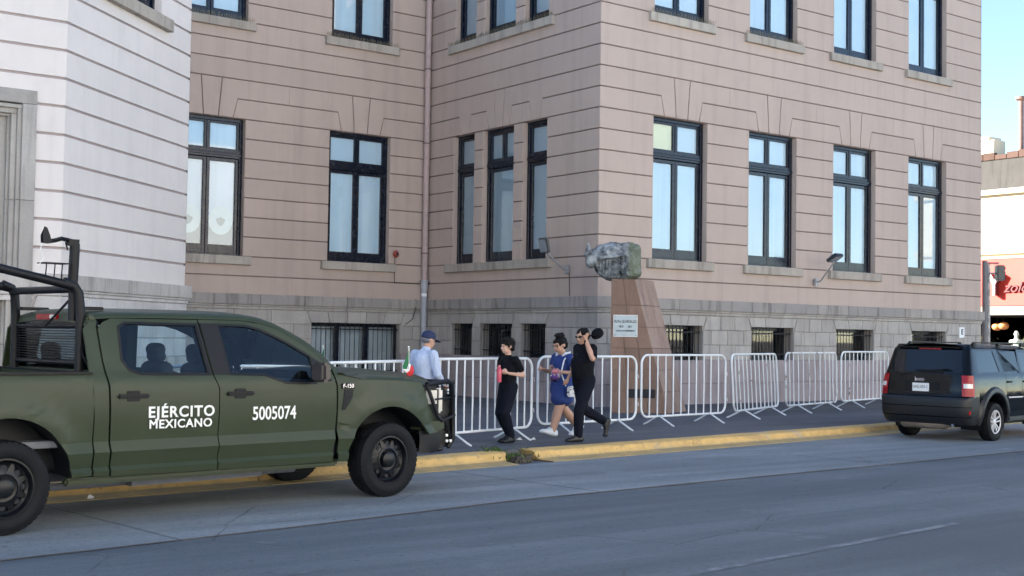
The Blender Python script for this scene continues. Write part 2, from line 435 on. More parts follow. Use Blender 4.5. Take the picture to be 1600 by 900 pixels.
# white wing
wz = [2.74, 3.20]+GZ
oc = [(2.48-1.09, 2.48+1.09, GZ[9], GZ[16])]
shell(F_ch, oc, 2.74, TOPZ, .32, 'groove_w', back=-.04, rev='white')
def whiteb(fc, o, **k):
    global GW
    g = GW; GW = .023; bands(fc, o, 'white', d0=-.04, **k); GW = g
whiteb(F_ch, oc, zlist=wz)
window(F_ch, oc[0][0], oc[0][1], GZ[9], GZ[16]); sill(F_ch, oc[0][0], oc[0][1], GZ[9], o=.3, h=.25, p=.14)
ow = [(32-16.0, 32-12.89, .5, 5.88), (32-19.2, 32-17.3, GZ[9], GZ[16]), (32-15.3, 32-13.9, GZ[9], GZ[16])]
UW = 32+KX
shell(F_wl, ow, 2.74, TOPZ, .5, 'groove_w', back=-.04)
def wl_bands():
    global GW
    g = GW; GW = .023
    for za, zb in zip(wz, wz[1:]):
        a, b = za+GW, zb-GW
        if za == 2.74: a = za
        cuts = [(o[0], o[1]) for o in ow[1:] if o[2] < (za+zb)/2 < o[3]]
        if za < 5.7: cuts.append((ow[0][0], ow[0][1]))
        b2 = b
        for s, e in split(0, UW, cuts): piece('plaster_band', F_wl, [(s, a), (e, a), (e, b2), (s, b2)], -.04, 0, 'white')
    GW = g
wl_bands()
for o in ow[1:]: window(F_wl, *o); sill(F_wl, o[0], o[1], o[2], h=.25, p=.14, o=.3)
# stone doorway surround at the left edge of the picture
a, b = ow[0][0], ow[0][1]
def ring(name, e, w_, d1, zt, mat='stone', d0=-.3):
    # three stones a side plus a lintel
    zs = [.15, 1.5, 2.74, 4.0, zt-w_-e]
    for s, t in zip(zs, zs[1:]):
        piece(name, F_wl, [(b-e-w_, s), (b-e, s), (b-e, t-.004), (b-e-w_, t-.004)], d0, d1, mat)
        piece(name, F_wl, [(a+e, s), (a+e+w_, s), (a+e+w_, t-.004), (a+e, t-.004)], d0, d1, mat)
    piece(name, F_wl, [(a+e, zt-e-w_), (b-e, zt-e-w_), (b-e, zt-e), (a+e, zt-e)], d0, d1, mat)
ring('architrave_stone', -.02, .24, .06, 5.90)
ring('architrave_stone', .22, .07, .015, 5.88)
ring('architrave_stone', .29, .09, -.04, 5.88)
ring('architrave_stone', .38, .05, -.10, 5.88)
piece('door', F_wl, [(a+.42, .15), ((a+b)/2-.01, .15), ((a+b)/2-.01, 5.47), (a+.42, 5.47)], -.30, -.19, 'stone')
piece('door', F_wl, [((a+b)/2+.01, .15), (b-.42, .15), (b-.42, 5.47), ((a+b)/2+.01, 5.47)], -.30, -.19, 'stone')
# plain side faces and roof, never seen from the street
shell(F_ws, [], 0, TOPZ, .1, 'white', back=0)
shell(F_es, [], 0, TOPZ, .1, 'pink', back=0)
mb = MB()
def slab(mb, pts, z, t=.3):
    n = len(pts); mb.add([(x, y, z) for x, y in pts]+[(x, y, z+t) for x, y in pts], [tuple(reversed(range(n))), tuple(range(n, 2*n))]+[(i, (i+1) % n, n+(i+1) % n, n+i) for i in range(n)])
out = [(-32, KY), (KX, KY), (EX, EY), (EX, DI), (0, DI), (0, 0), (15.58, 0), (15.58, 20), (-32, 20)]
slab(mb, out, TOPZ+.0, .35); mb.build('roof', 'stone', BLD)
mb = MB()
outb = [(-32, 20), (15.58, 20)]
mb.add([(15.58, 20, 0), (-32, 20, 0), (-32, 20, TOPZ), (15.58, 20, TOPZ)], [(0, 1, 2, 3)])
mb.add([(-32, 20, 0), (-32, KY, 0), (-32, KY, TOPZ), (-32, 20, TOPZ)], [(0, 1, 2, 3)])
mb.build('wall', 'pink', BLD)
# inner dark floor plates so nothing shines through
mb = MB()
ins = [(-31.5, KY+1.0), (KX+.3, KY+1.0), (EX-.9, EY+1.4), (EX-.9, DI+.9), (.9, DI+.9), (.9, .9), (15.2, .9), (15.2, 19.5), (-31.5, 19.5)]
for z in (2.45, 8.85): slab(mb, ins, z, .1)
n = len(ins)
mb.add([(x, y, 0) for x, y in ins]+[(x, y, TOPZ) for x, y in ins], [(i, (i+1) % n, n+(i+1) % n, n+i) for i in range(n)])
mb.build('inner_wall', 'dark', BLD)
# ---- stone base
def base(fc, openings, u0, u1, bw=.58, cw='stone', ends=(0, 0), ct='stone_top', pm='plinth'):
    """ashlar courses 1.24-2.36, cornice 2.36-2.74, plinth below"""
    zc = [1.24, 1.62, 1.995, 2.36]; g = .006
    shell(fc, openings, .1, 2.74, .46, ct, back=-.03, u0=u0, u1=u1)
    opb = [o for o in openings]
    for r in range(3):
        a, b = zc[r]+g, zc[r+1]-g
        if r == 2:
            # voussoirs over the openings, slanted ends
            x = u0; xb = u0
            for o in sorted(opb)+[(u1, u1, 0, 9)]:
                last = o[0] == u1
                tl, tb = (o[0]-.13, o[0]-.02) if not last else (u1, u1)
                n = max(1, round((tl-x)/bw))
                for k in range(n):
                    p0 = x+(tl-x)*k/n; p1 = x+(tl-x)*(k+1)/n; q0 = xb if k == 0 else p0; q1 = tb if k == n-1 else p1
                    piece('stone', fc, [(q0+g, a), (q1-g, a), (p1-g, b), (p0+g, b)], -.03, random.uniform(-.003, .003), cw, .01)
                if last: break
                tr, br = o[1]+.13, o[1]+.02
                nv = 3 if o[1]-o[0] > 1.2 else 1
                if o[1]-o[0] > 2: nv = 5
                aa = max(a, min(o[3], b-.1)+g*.2)
                for k in range(nv):
                    f0, f1 = k/nv, (k+1)/nv
                    piece('stone', fc, [(tb+(br-tb)*f0+g, aa), (tb+(br-tb)*f1-g, aa), (tl+(tr-tl)*f1-g, b), (tl+(tr-tl)*f0+g, b)], -.03, random.uniform(-.002, .004), cw, .01)
                x, xb = tr, br
        else:
            segs = split(u0, u1, [(o[0], o[1]) for o in opb if o[2] < (a+b)/2 < o[3]])
            for s, e in segs:
                n = max(1, round((e-s)/bw)); w = (e-s)/n
                cuts = [s+w*k for k in range(n+1)] if r == 0 else [s]+[s+w*(k+.5) for k in range(n)]+[e]
                for p, q in zip(cuts, cuts[1:]):
                    if q-p > .03: piece('stone', fc, [(p+g, a), (q-g, a), (q-g, b), (p+g, b)], -.03, random.uniform(-.003, .003), cw, .01)
    # cornice stones
    n = max(1, round((u1-u0)/1.25))
    for k in range(n):
        p = u0+(u1-u0)*k/n; q = u0+(u1-u0)*(k+1)/n
        e0 = ends[0] if k == 0 else 0; e1 = ends[1] if k == n-1 else 0
        for zz0, zz1, dd, mt in ((2.475, 2.745, .085, ct), (2.43, 2.473, .055, cw), (2.36, 2.428, .025, cw)):
            s0 = e0*dd; s1 = e1*dd
            piece('cornice_stone', fc, [(p-s0+.003, zz0), (q+s1-.003, zz0), (q+s1-.003, zz1), (p-s0+.003, zz1)], -.03, dd, mt, .012)
    # plinth stones
    lo = [(o[0], o[1]) for o in opb if o[2] < 1.1]
    n = max(1, round((u1-u0)/1.1))
    for s, e in split(u0, u1, lo):
        n = max(1, round((e-s)/1.1))
        for k in range(n):
            p = s+(e-s)*k/n; q = s+(e-s)*(k+1)/n
            s0 = ends[0]*.06 if s == u0 and k == 0 else 0; s1 = ends[1]*.06 if e == u1 and k == n-1 else 0
            for zz0, zz1 in ((.1, .66), (.665, 1.236)):
                piece('plinth_stone', fc, [(p-s0+.003, zz0), (q+s1-.003, zz0), (q+s1-.003, zz1), (p-s0+.003, zz1)], -.03, .06+random.uniform(-.003, .003), pm, .012)
bf = [(1.85, 3.50, 1.24, 2.10), (5.28, 6.92, 1.24, 2.10), (8.69, 10.33, 1.24, 2.10), (12.11, 13.77, 1.24, 2.10)]
base(F_front, bf, 0, 15.58, ends=(1, 1))
for o in bf: bar_window(F_front, *o)
br_ = [(DI-6.10, DI-5.13, 1.24, 2.09), (DI-4.76, DI-3.37, 1.24, 2.09), (DI-2.98, DI-1.98, 1.24, 2.09)]
base(F_ret, br_, 0, DI-.031, bw=1.3)
for o in br_: bar_window(F_ret, *o, curtain='dark', depth=.30)
bc = [(8.9-3.56, 8.9-.83, .60, 2.05)]
base(F_rec, bc, 0, 8.9-.0, bw=1.1)
for o in bc: bar_window(F_rec, *o, mull=(8.9-2.70, 8.9-1.80), step=.15, depth=.2, curtain='curtain_w')
base(F_ch, [], 0, CL+.12, bw=1.1, ends=(0, 1), cw='stone_w', ct='stone_wt', pm='stone_wt')
base(F_wl, [(ow[0][0], ow[0][1], .5, 2.36)], 0, UW, bw=1.1, cw='stone_w', ct='stone_wt', pm='stone_wt')
# ---- rain pipe in the inner corner
px, py = -.135, DI-.13
MT['pipe_pink'] = plain('painted_pipe', (.43, .33, .31), .6, var=.1)
MT['pipe_grey'] = plain('grey_pipe', (.36, .38, .42), .5, var=.1)
PIPE = MB().tube([(px, py, 3.30), (px, py, TOPZ)], .082, 14).build('rain_pipe', 'pipe_pink', BLD, 40)
for z in (4.05, 7.15, 9.25, 12.3): MB().tube([(px, py, z-.02), (px, py, z+.02)], .097, 14).build('pipe_joint', 'groove', PIPE, 40)
MB().tube([(px, py, .16), (px, py, 3.02)], .083, 14).build('pipe_foot', 'pipe_grey', PIPE, 40)
MB().tube([(px, py, 3.02), (px, py, 3.26)], .105, 14).build('pipe_collar', 'pipe_grey', PIPE, 40)
MB().tube([(px, py, 3.26), (px, py, 3.30)], .135, 14).build('pipe_collar', 'pipe_grey', PIPE, 40)
MT['tape'] = plain('white_tape', (.8, .82, .84), .6)
MB().tube([(px, py, 2.84), (px, py, 2.93)], .0855, 14).build('pipe_band', 'tape', PIPE, 40)
# small number plate on the base
np_ = piece('number_plate', F_front, [(14.42, 1.93), (14.68, 1.93), (14.68, 2.25), (14.42, 2.25)], .003, .02, 'tape', .003)
place_text('lettering', 'E', .22, F_front(14.56, 2.10, .022), (1, 0, 0), (0, -1, 0), 'iron', np_, ext=.001, bold=.006)
# conduits
MT['cable'] = plain('black_cable', (.02, .018, .02), .6)
MB().tube([F_rec(7.86, 3.95, .012), F_rec(7.86, 3.20, .012), F_rec(8.75, 3.19, .012)], .010, 5).build('conduit', 'cable', BLD)
MB().tube([F_rec(8.55, 2.76, .03), F_rec(8.52, 2.5, .09), F_rec(8.45, 2.2, .05), F_rec(8.25, 2.05, .01)], .012, 5).build('conduit', 'cable', BLD)
MB().tube([F_ret(DI-1.05, 3.36, .012), F_ret(DI-1.02, 2.76, .012)], .009, 5).build('conduit', 'cable', BLD)
# ================================================================ ground
def asphalt(name, lo, hi, along=8):
    m, nt, b = newmat(name)
    big = nz(nt, .35, 5); fine = nz(nt, 60, 3)
    mp = ND(nt, 'ShaderNodeMapping'); nt.links.new(pos(nt), mp.inputs[0]); mp.inputs['Rotation'].default_value = (0, 0, -radians(6.8)); mp.inputs['Scale'].default_value = (.22, 2.4, 1)
    st = nz(nt, 1.0, 6, vec=mp.outputs[0])
    c = mix(nt, rng(nt, st, .36, .66), lo, hi)
    c = mix(nt, mul(nt, rng(nt, big, .4, .7), .5), c, tuple(x*.72 for x in lo))
    c = mix(nt, mul(nt, rng(nt, fine, .35, .75), .45), c, tuple(x*1.5 for x in hi))
    c = mix(nt, mul(nt, rng(nt, nz(nt, 13, 5, rough=.75), .45, .7), .35), c, tuple(x*.7 for x in lo))
    spk = nz(nt, 9, 2)
    mp2 = ND(nt, 'ShaderNodeMapping'); nt.links.new(pos(nt), mp2.inputs[0]); mp2.inputs['Rotation'].default_value = (0, 0, -radians(6.0)); mp2.inputs['Scale'].default_value = (.05, .55, 1)
    c = mix(nt, mul(nt, rng(nt, nz(nt, 1.0, 2, vec=mp2.outputs[0]), .48, .62), .5), c, tuple(x*.68 for x in lo))
    c = mix(nt, mul(nt, rng(nt, nz(nt, 1.3, 5), .62, .72), .45), c, tuple(min(1, x*1.25) for x in hi))
    c = mix(nt, mul(nt, rng(nt, spk, .66, .72), .55), c, tuple(x*.5 for x in lo))
    v = ND(nt, 'ShaderNodeTexVoronoi', feature='DISTANCE_TO_EDGE', Scale=.42)
    wv = ND(nt, 'ShaderNodeMix', data_type='VECTOR'); wv.inputs[0].default_value = .12
    nt.links.new(pos(nt), wv.inputs[4]); nn = ND(nt, 'ShaderNodeTexNoise', Scale=1.5, Detail=4); nt.links.new(pos(nt), nn.inputs['Vector']); nt.links.new(nn.outputs['Color'], wv.inputs[5])
    nt.links.new(wv.outputs[1], v.inputs['Vector'])
    cr = mul(nt, rng(nt, v.outputs['Distance'], 0.0, .006, 1., 0.), rng(nt, nz(nt, .6, 2), .5, .58))
    c = mix(nt, mul(nt, cr, .7), c, tuple(x*.35 for x in lo))
    setc(nt, b, c); b.inputs['Roughness'].default_value = .8; b.inputs['Specular IOR Level'].default_value = .35
    bump(nt, b, nz(nt, 90, 3), .5, .006); return m
MT['asphalt'] = asphalt('worn_asphalt', (.080, .098, .115), (.140, .163, .182))
MT['concrete'] = asphalt('road_concrete', (.145, .17, .19), (.26, .29, .31))
MT['walk'] = asphalt('grey_sidewalk', (.075, .082, .095), (.125, .132, .145))
MT['earth'] = plain('far_ground', (.14, .13, .12), .9, var=.15, scale=.05, local=False)
KA = radians(6.8); KO = Vector((-9.46, -8.36, 0)); KD = Vector((cos(KA), sin(KA), 0)); KN = Vector((-KD.y, KD.x, 0))
def K(s, t, z=0.): return KO+KD*s+KN*t+Vector((0, 0, z))
def sheet(name, pts, mat, z=None, n=1):
    o = mk(name, pts, [tuple(range(len(pts)))], mat); return tag(o, kind='structure')
g = sheet('ground', [(-900, -900, -.012), (900, -900, -.012), (900, 900, -.012), (-900, 900, -.012)], 'earth')
road = sheet('road', [K(-60, -14), K(90, -14), K(90, .2), K(-60, .2)], 'asphalt')
# concrete lane slabs beside the kerb (joints left open)
lane = MB()
SEAM = [(-35, -3.1), (-7.5, -3.09), (-4.7, -3.05), (-1.9, -2.93), (1.4, -3.09), (5.4, -3.33), (9.2, -3.50), (20, -3.6), (60, -3.6)]
def seam(s):
    for (a, p), (b, q) in zip(SEAM, SEAM[1:]):
        if s <= b: return p+(q-p)*(s-a)/(b-a)
    return -3.6          # inner edge of the asphalt, measured from the kerb line
js = [-30.5, -24.6, -18.6, -12.4, -6.0, -.62, 5.25, 11.3, 17.2, 23.0, 29, 35, 41, 47]
LANE = mk('parking_lane', [K(-30.5, -2.8, .0015), K(47, -2.8, .0015), K(47, .1, .0015), K(-30.5, .1, .0015)], [(0, 1, 2, 3)], 'asphalt'); tag(LANE, kind='structure')
for a, b in zip(js, js[1:]):
    gq = .02
    pts = []
    N = 12
    for i in range(N+1):
        s = a+gq+(b-a-2*gq)*i/N; pts.append((s, seam(s)+random.uniform(-.012, .012)))
    pts += [(b-gq, -.27), (a+gq, -.27)]
    mb = MB(); mb.prism(pts, lambda u, v, d: K(u, v, d), .0005, .006); mb.build('concrete_slab', 'concrete', LANE)
# tar seam between slabs and asphalt
MT['tar'] = plain('brown_seam', (.125, .105, .095), .8, var=.3, scale=3)
mb = MB(); N = 160; pr = None
for i in range(N+1):
    s = -30+75*i/N; w = .012+.02*noise.noise((s*.7, 1, 0))**2*4+.010*random.random(); t = seam(s)+.01*noise.noise((s*1.3, 5, 0))
    mb.v += [K(s, t-w-.01, .0085), K(s, t+w*.6, .0085)]
mb.f = [(2*i, 2*i+2, 2*i+3, 2*i+1) for i in range(N)]
tag(mb.build('road_seam', 'tar'), kind='structure')
# worn lane line
m, nt, b = newmat('worn_road_paint'); c = mix(nt, rng(nt, nz(nt, 4, 6), (.46), .70), (.10, .12, .14), (.24, .265, .29)); setc(nt, b, c); b.inputs['Roughness'].default_value = .8; MT['paint'] = m
for s0, s1 in ((-5.0, .4), (8, 12.5), (20, 24.5)):
    tag(mk('lane_marking', [K(s0, -6.84, .004), K(s1, -6.84, .004), K(s1, -6.75, .004), K(s0, -6.75, .004)], [(0, 1, 2, 3)], 'paint'), kind='structure')
for s0, s1, t in ((-4.35, -3.95, -4.88), (-6.15, -5.8, -4.95)):
    tag(mk('lane_marking', [K(s0, t, .004), K(s1, t+.02, .004), K(s1, t+.06, .004), K(s0, t+.04, .004)], [(0, 1, 2, 3)], 'paint'), kind='structure')
# sidewalk slab and side street
SX = 22.5
sw = [K(-60, .30), K(SX+6.2, .30), (21.5, -3.2, 0), (22.2, 0, 0), (22.2, 60, 0), (-90, 60, 0)]
mb = MB(); n = len(sw); mb.add([Vector((p[0], p[1], -.01)) for p in sw]+[Vector((p[0], p[1], .15)) for p in sw], [tuple(range(n, 2*n))]+[(i, (i+1) % n, n+(i+1) % n, n+i) for i in range(n)])
tag(mb.build('sidewalk', 'walk'), kind='structure')
# yellow kerb
m, nt, b = newmat('yellow_kerb_paint')
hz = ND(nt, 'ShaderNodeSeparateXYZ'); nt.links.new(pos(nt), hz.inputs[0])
wear = nz(nt, 5.5, 6); sc2 = nz(nt, 1.3, 4)
c = mix(nt, rng(nt, wear, .35, .7), (.66, .44, .16), (.50, .33, .12))
c = mix(nt, mul(nt, rng(nt, nz(nt, 14, 5), .55, .7), .7), c, (.22, .17, .10))
mpk = ND(nt, 'ShaderNodeMapping'); nt.links.new(pos(nt), mpk.inputs[0]); mpk.inputs['Rotation'].default_value = (0, 0, radians(35)); mpk.inputs['Scale'].default_value = (.35, 4.5, 1)
c = mix(nt, mul(nt, rng(nt, nz(nt, 1.6, 5, vec=mpk.outputs[0]), .56, .66), .6), c, (.34, .24, .11))
c = mix(nt, mul(nt, rng(nt, nz(nt, 2.2, 6), .58, .68), .75), c, (.40, .35, .26))
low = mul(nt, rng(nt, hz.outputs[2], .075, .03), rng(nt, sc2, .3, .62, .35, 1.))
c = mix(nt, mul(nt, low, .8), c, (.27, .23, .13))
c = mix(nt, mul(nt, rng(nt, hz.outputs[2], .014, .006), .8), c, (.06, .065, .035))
setc(nt, b, c); b.inputs['Roughness'].default_value = .75; bump(nt, b, nz(nt, 18, 5), .6, .012); MT['kerb'] = m
prof = [(-.30, -.005), (-.285, .016), (-.06, .030), (-.015, .040),  (.018, .085), (.030, .132), (.065, .152), (.31, .156), (.31, -.01)]
KERB = mk('kerb_bed', [K(-60, .0, .0005), K(28, .0, .0005), K(28, .31, .0005), K(-60, .31, .0005)], [(0, 1, 2, 3)], 'iron'); tag(KERB, kind='structure')
def kerb(s0, s1, chip0=0, chip1=0):
    mb = MB(); N = max(3, int((s1-s0)/.10))
    for i in range(N+1):
        s = s0+(s1-s0)*i/N
        for j, (t, z) in enumerate(prof):
            k = .010*noise.noise((s*1.6, j*.8, 0))+.004*noise.noise((s*9, j*2.1, 3))
            ss = s+(chip0*(.18-z)*random.uniform(.5, 1.4) if i == 0 else 0)-(chip1*(.18-z)*random.uniform(.5, 1.4) if i == N else 0)
            mb.v.append(K(ss, t+(k if j < 5 else 0), z+(k*.5 if 1 < j < 8 else 0)))
    P = len(prof)
    mb.f = [(i*P+j, (i+1)*P+j, (i+1)*P+j+1, i*P+j+1) for i in range(N) for j in range(P-1)]+[tuple(range(P))[::-1], tuple(N*P+j for j in range(P))]
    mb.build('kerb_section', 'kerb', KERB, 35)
ends = [-14, -10.2, -6.6, -3.3, .78]
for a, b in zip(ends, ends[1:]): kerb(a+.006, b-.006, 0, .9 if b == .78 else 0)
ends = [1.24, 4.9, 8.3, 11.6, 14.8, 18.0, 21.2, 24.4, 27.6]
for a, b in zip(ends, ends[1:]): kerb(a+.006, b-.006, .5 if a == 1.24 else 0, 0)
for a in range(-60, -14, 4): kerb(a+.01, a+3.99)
# ================================================================ army pickup
MT['olive'] = plain('matt_olive_paint', (.030, .042, .0225), .42, var=.07, scale=2.2, spec=.32, coat=.0)
MT['blackpl'] = plain('black_plastic', (.004, .005, .007), .5, spec=.3, var=.2)
MT['rubber'] = plain('tyre_rubber', (.0035, .0045, .0065), .7, spec=.25, var=.3, scale=9)
MT['rim'] = plain('black_steel_rim', (.003, .004, .006), .38, spec=.35, var=.3)
MT['lampglass'] = plain('clear_lamp', (.62, .60, .55), .12, var=.1, spec=.8, coat=.6)
MT['redlamp'] = plain('red_lamp', (.30, .006, .010), .25, var=.25, spec=.4, coat=.0)
MT['chrome'] = plain('chrome', (.7, .7, .72), .12, metal=1, var=.05)

MT['meshpl'] = plain('guard_mesh_plate', (.012,.013,.015), .6)
MT['mirrorbrown'] = plain('reflected_brown_mirror', (.05,.045,.045), .3)  # brown of a reflected wall, painted on mirror glass and shell
MT['decal'] = plain('white_lettering', (.80, .82, .80), .5, var=.03)
MT['seat'] = plain('grey_seat_cloth', (.035, .045, .06), .85, var=.2)
MT['tglass'] = glass('tinted_car_glass', (.80, .92, .96), .01, 1.1, 1.5)
MT['tglassd'] = glass('dark_car_glass', (.22, .27, .30), .02, 1.0, 1.5)
MT['steelgrey'] = plain('grey_underbody', (.12, .13, .15), .6, var=.25)
def interp(tab, x):
    if x <= tab[0][0]: return tab[0][1]
    for (a, p), (b, q) in zip(tab, tab[1:]):
        if x <= b: return p+(q-p)*(x-a)/(b-a)
    return tab[-1][1]
def sstep(a, b, x):
    t = max(0, min(1, (x-a)/(b-a))); return t*t*(3-2*t)
def panel(name, outline, holes, fn, mat, parent, hc=(), sc=(), thick=.02, smooth=22):
    """side panel drawn as (s,h) outline, cut along the given lines, pushed to its true shape by fn"""
    bm = bmesh.new(); edges = []
    for lp in [outline]+list(holes):
        vs = [bm.verts.new((s, 0, h)) for s, h in lp]
        edges += [bm.edges.new((vs[i], vs[(i+1) % len(vs)])) for i in range(len(vs))]
    bmesh.ops.triangle_fill(bm, use_beauty=True, use_dissolve=False, edges=edges)
    for h in hc: bmesh.ops.bisect_plane(bm, geom=bm.verts[:]+bm.edges[:]+bm.faces[:], plane_co=(0, 0, h), plane_no=(0, 0, 1))
    for s in sc: bmesh.ops.bisect_plane(bm, geom=bm.verts[:]+bm.edges[:]+bm.faces[:], plane_co=(s, 0, 0), plane_no=(1, 0, 0))
    bm.normal_update()
    sg = 1 if fn(0, 1)[1] > 0 else -1
    for f_ in bm.faces:
        if f_.normal.y*sg < 0: f_.normal_flip()
    for v in bm.verts: v.co = Vector(fn(v.co.x, v.co.z))
    bm.normal_update()
    if thick: bmesh.ops.solidify(bm, geom=bm.faces[:], thickness=thick)
    me = bpy.data.meshes.new(name); bm.to_mesh(me); bm.free()
    return fin(name, me, mat, parent, smooth)
def arc(cx, cz, r, a0, a1, n):
    return [(cx+r*cos(radians(a0+(a1-a0)*k/n)), cz+r*sin(radians(a0+(a1-a0)*k/n))) for k in range(n+1)]
def rbox(name, a, b, mat, parent, r=.02, M=None, seg=2):
    bm = bmesh.new(); bmesh.ops.create_cube(bm, size=1)
    a = Vector(a); b = Vector(b); r = min(r, .32*min(abs(b[i]-a[i]) for i in range(3)))
    for v in bm.verts: v.co = Vector(((a[i]+b[i])/2+v.co[i]*(b[i]-a[i]) for i in range(3)))
    bmesh.ops.bevel(bm, geom=bm.edges[:], offset=r, segments=seg, affect='EDGES', clamp_overlap=True)
    if M is not None: bm.transform(M)
    me = bpy.data.meshes.new(name); bm.to_mesh(me); bm.free(); return fin(name, me, mat, parent, 40)
def grid(name, rows, mat, parent, smooth=35, closed=False, thick=0):
    n = len(rows[0]); vs = [p for r in rows for p in r]
    fs = [(i*n+j, i*n+j+1, (i+1)*n+j+1, (i+1)*n+j) for i in range(len(rows)-1) for j in range(n-1)]
    o = mk(name, vs, fs, mat, parent, smooth)
    return o
def wheel(parent, cx, cy, r, w, side, style, name='wheel'):
    """side = -1 outer face towards -y"""
    M = Matrix.Translation((cx, cy, r)) @ Matrix.Rotation(radians(90)*(1 if side < 0 else -1), 4, 'X')
    prof = [(r*.60, -w*.5), (r*.66, -w*.53), (r*.86, -w*.54), (r*.955, -w*.47), (r*.99, -w*.36), (r, -w*.12), (r, w*.12), (r*.99, w*.36), (r*.955, w*.47), (r*.86, w*.54), (r*.80, w*.555), (r*.70, w*.535), (r*.655, w*.50), (r*.62, w*.44), (r*.60, w*.40)]
    tyre = MB().lathe(prof, M, 48).build(name, 'rubber', parent, 30)
    tr = MB(); nb = 44
    for k in range(nb):
        th = 2*pi*k/nb
        for q, (z0, z1, sh) in enumerate(((-.47, -.22, 0), (-.19, .0, .5), (.03, .19, 0), (.22, .47, .5))):
            a0 = th+sh*2*pi/nb; da = 2*pi/nb*.36; vs = []
            for rr in (r*.975, r*1.012):
                for aa in (a0-da, a0+da):
                    for zz in (z0*w, z1*w):
                        rq = rr-(.035*r if abs(zz) > .4*w else 0)
                        vs.append(M @ Vector((rq*cos(aa), rq*sin(aa), zz)))
            tr.add(vs, [(4, 5, 7, 6), (0, 4, 6, 2), (1, 3, 7, 5), (0, 1, 5, 4), (2, 6, 7, 3)])
    tag(tr.build('tread', 'rubber', tyre), kind='stuff')
    if style == 'steel':
        prof = [(r*.62, w*.40), (r*.635, w*.47), (r*.60, w*.475), (r*.57, w*.40), (r*.555, w*.26), (r*.50, w*.20), (r*.47, w*.24), (r*.36, w*.30), (r*.30, w*.33), (r*.25, w*.30), (0.001, w*.30)]
        rim = MB().lathe(prof, M, 48).build('rim', 'rim', tyre, 30)
        sp = MB()
        for k in range(8):
            th = 2*pi*(k+.5)/8; c, s_ = cos(th), sin(th)
            P = lambda a_, b_, z: M @ Vector((a_*c-b_*s_, a_*s_+b_*c, z))
            sp.add([P(r*.30, -.035*r/.4, w*.34), P(r*.30, .035*r/.4, w*.34), P(r*.53, .016*r/.4, w*.27), P(r*.53, -.016*r/.4, w*.27), P(r*.30, -.035*r/.4, w*.2), P(r*.30, .035*r/.4, w*.2), P(r*.53, .016*r/.4, w*.15), P(r*.53, -.016*r/.4, w*.15)], [(0, 3, 2, 1), (0, 1, 5, 4), (1, 2, 6, 5), (2, 3, 7, 6), (3, 0, 4, 7)])
        sp.build('spoke', 'rim', rim)
        MB().lathe([(r*.33, w*.30), (r*.335, w*.37), (r*.30, w*.39), (r*.29, w*.34)], M, 32).build('rim_ring', 'rimlight', rim, 30)
        MB().lathe([(r*.21, w*.30), (r*.205, w*.44), (r*.17, w*.48), (.001, w*.49)], M, 24).build('hub_cap', 'rim', rim, 40)
        for k in range(8):
            th = 2*pi*k/8; MB().lathe([(.001, w*.285), (r*.062, w*.275)], M @ Matrix.Translation((r*.425*cos(th), r*.425*sin(th), 0)), 12).build('rim_hole_shade', 'dark', rim)  # near-black discs on a closed rim paint the shade of its holes
        MB().lathe([(r*.60, -w*.3), (r*.02, -w*.28)], M, 24).build('brake_drum', 'iron', rim)
    else:
        rim = MB().lathe([(r*.60, w*.38), (r*.635, w*.45), (r*.60, w*.47), (r*.575, w*.44), (r*.56, w*.25), (r*.54, -w*.1), (0.001, -w*.1)], M, 40).build('rim', 'rim', tyre, 30)
        MB().lathe([(r*.555, w*.43), (r*.60, w*.48), (r*.625, w*.47), (r*.63, w*.44)], M, 40).build('rim_lip', 'alloy', rim, 40)
        for k in range(5):
            th = 2*pi*k/5+.3
            for q in (-1, 1):
                c, s_ = cos(th), sin(th); P = lambda a_, b_, z: M @ Vector((a_*c-b_*s_, a_*s_+b_*c, z))
                b0, b1, wd = q*r*.055, q*r*.125, r*.034
                vs = [P(r*.12, b0-wd, w*.36), P(r*.12, b0+wd, w*.36), P(r*.58, b1+wd, w*.45), P(r*.58, b1-wd, w*.45), P(r*.12, b0-wd, w*.2), P(r*.12, b0+wd, w*.2), P(r*.58, b1+wd, w*.3), P(r*.58, b1-wd, w*.3)]
                MB().add(vs, [(0, 3, 2, 1), (0, 1, 5, 4), (1, 2, 6, 5), (2, 3, 7, 6), (3, 0, 4, 7)]).build('spoke', 'alloy', rim)
        MB().lathe([(r*.17, w*.22), (r*.165, w*.38), (r*.13, w*.41), (.001, w*.41)], M, 20).build('hub_cap', 'alloy', rim, 40)
    return tyre
MT['rimlight'] = plain('worn_black_rim', (.008, .011, .016), .35, var=.3, spec=.35)
MT['alloy'] = plain('silver_alloy', (.55, .56, .58), .38, metal=.15, var=.06)
TA = radians(8.2); tn = Vector((-sin(TA), cos(TA), 0))
tp = Vector((-12.11, -10.60, 0))+tn*1.0
TR = empty('army_pickup_truck', (tp.x, tp.y, .006), TA, 'olive green army pickup with black roll bars and white EJÉRCITO MEXICANO lettering', 'pickup truck')
TY = [(.38, .93), (.43, .972), (.495, .985), (.53, .962), (.665, 1.0), (.76, .968), (.80, .972), (.95, .988), (1.1, .992), (1.25, .985), (1.33, .965), (1.37, .945), (1.83, .80), (1.95, .74)]
def tyf(s, h, bed=False):
    y = interp(TY, h if not bed else min(h, 1.30))
    if bed and h > 1.33: y -= (h-1.33)*.5
    for cx in (.04, -4.18):
        d = math.hypot(s-cx, h-.42); y += .035*sstep(.76, .66, d)*(1 if h > .3 else 0)
    y -= .16*max(0, (s-.25)/.55)**2.2
    return y
def tside(sg, bed=False): return lambda s, h: (s, sg*tyf(s, h, bed), h)
HC = (.43, .495, .53, .6, .665, .71, .76, .80, .88, .95, 1.03, 1.1, 1.18, 1.25, 1.33, 1.37)
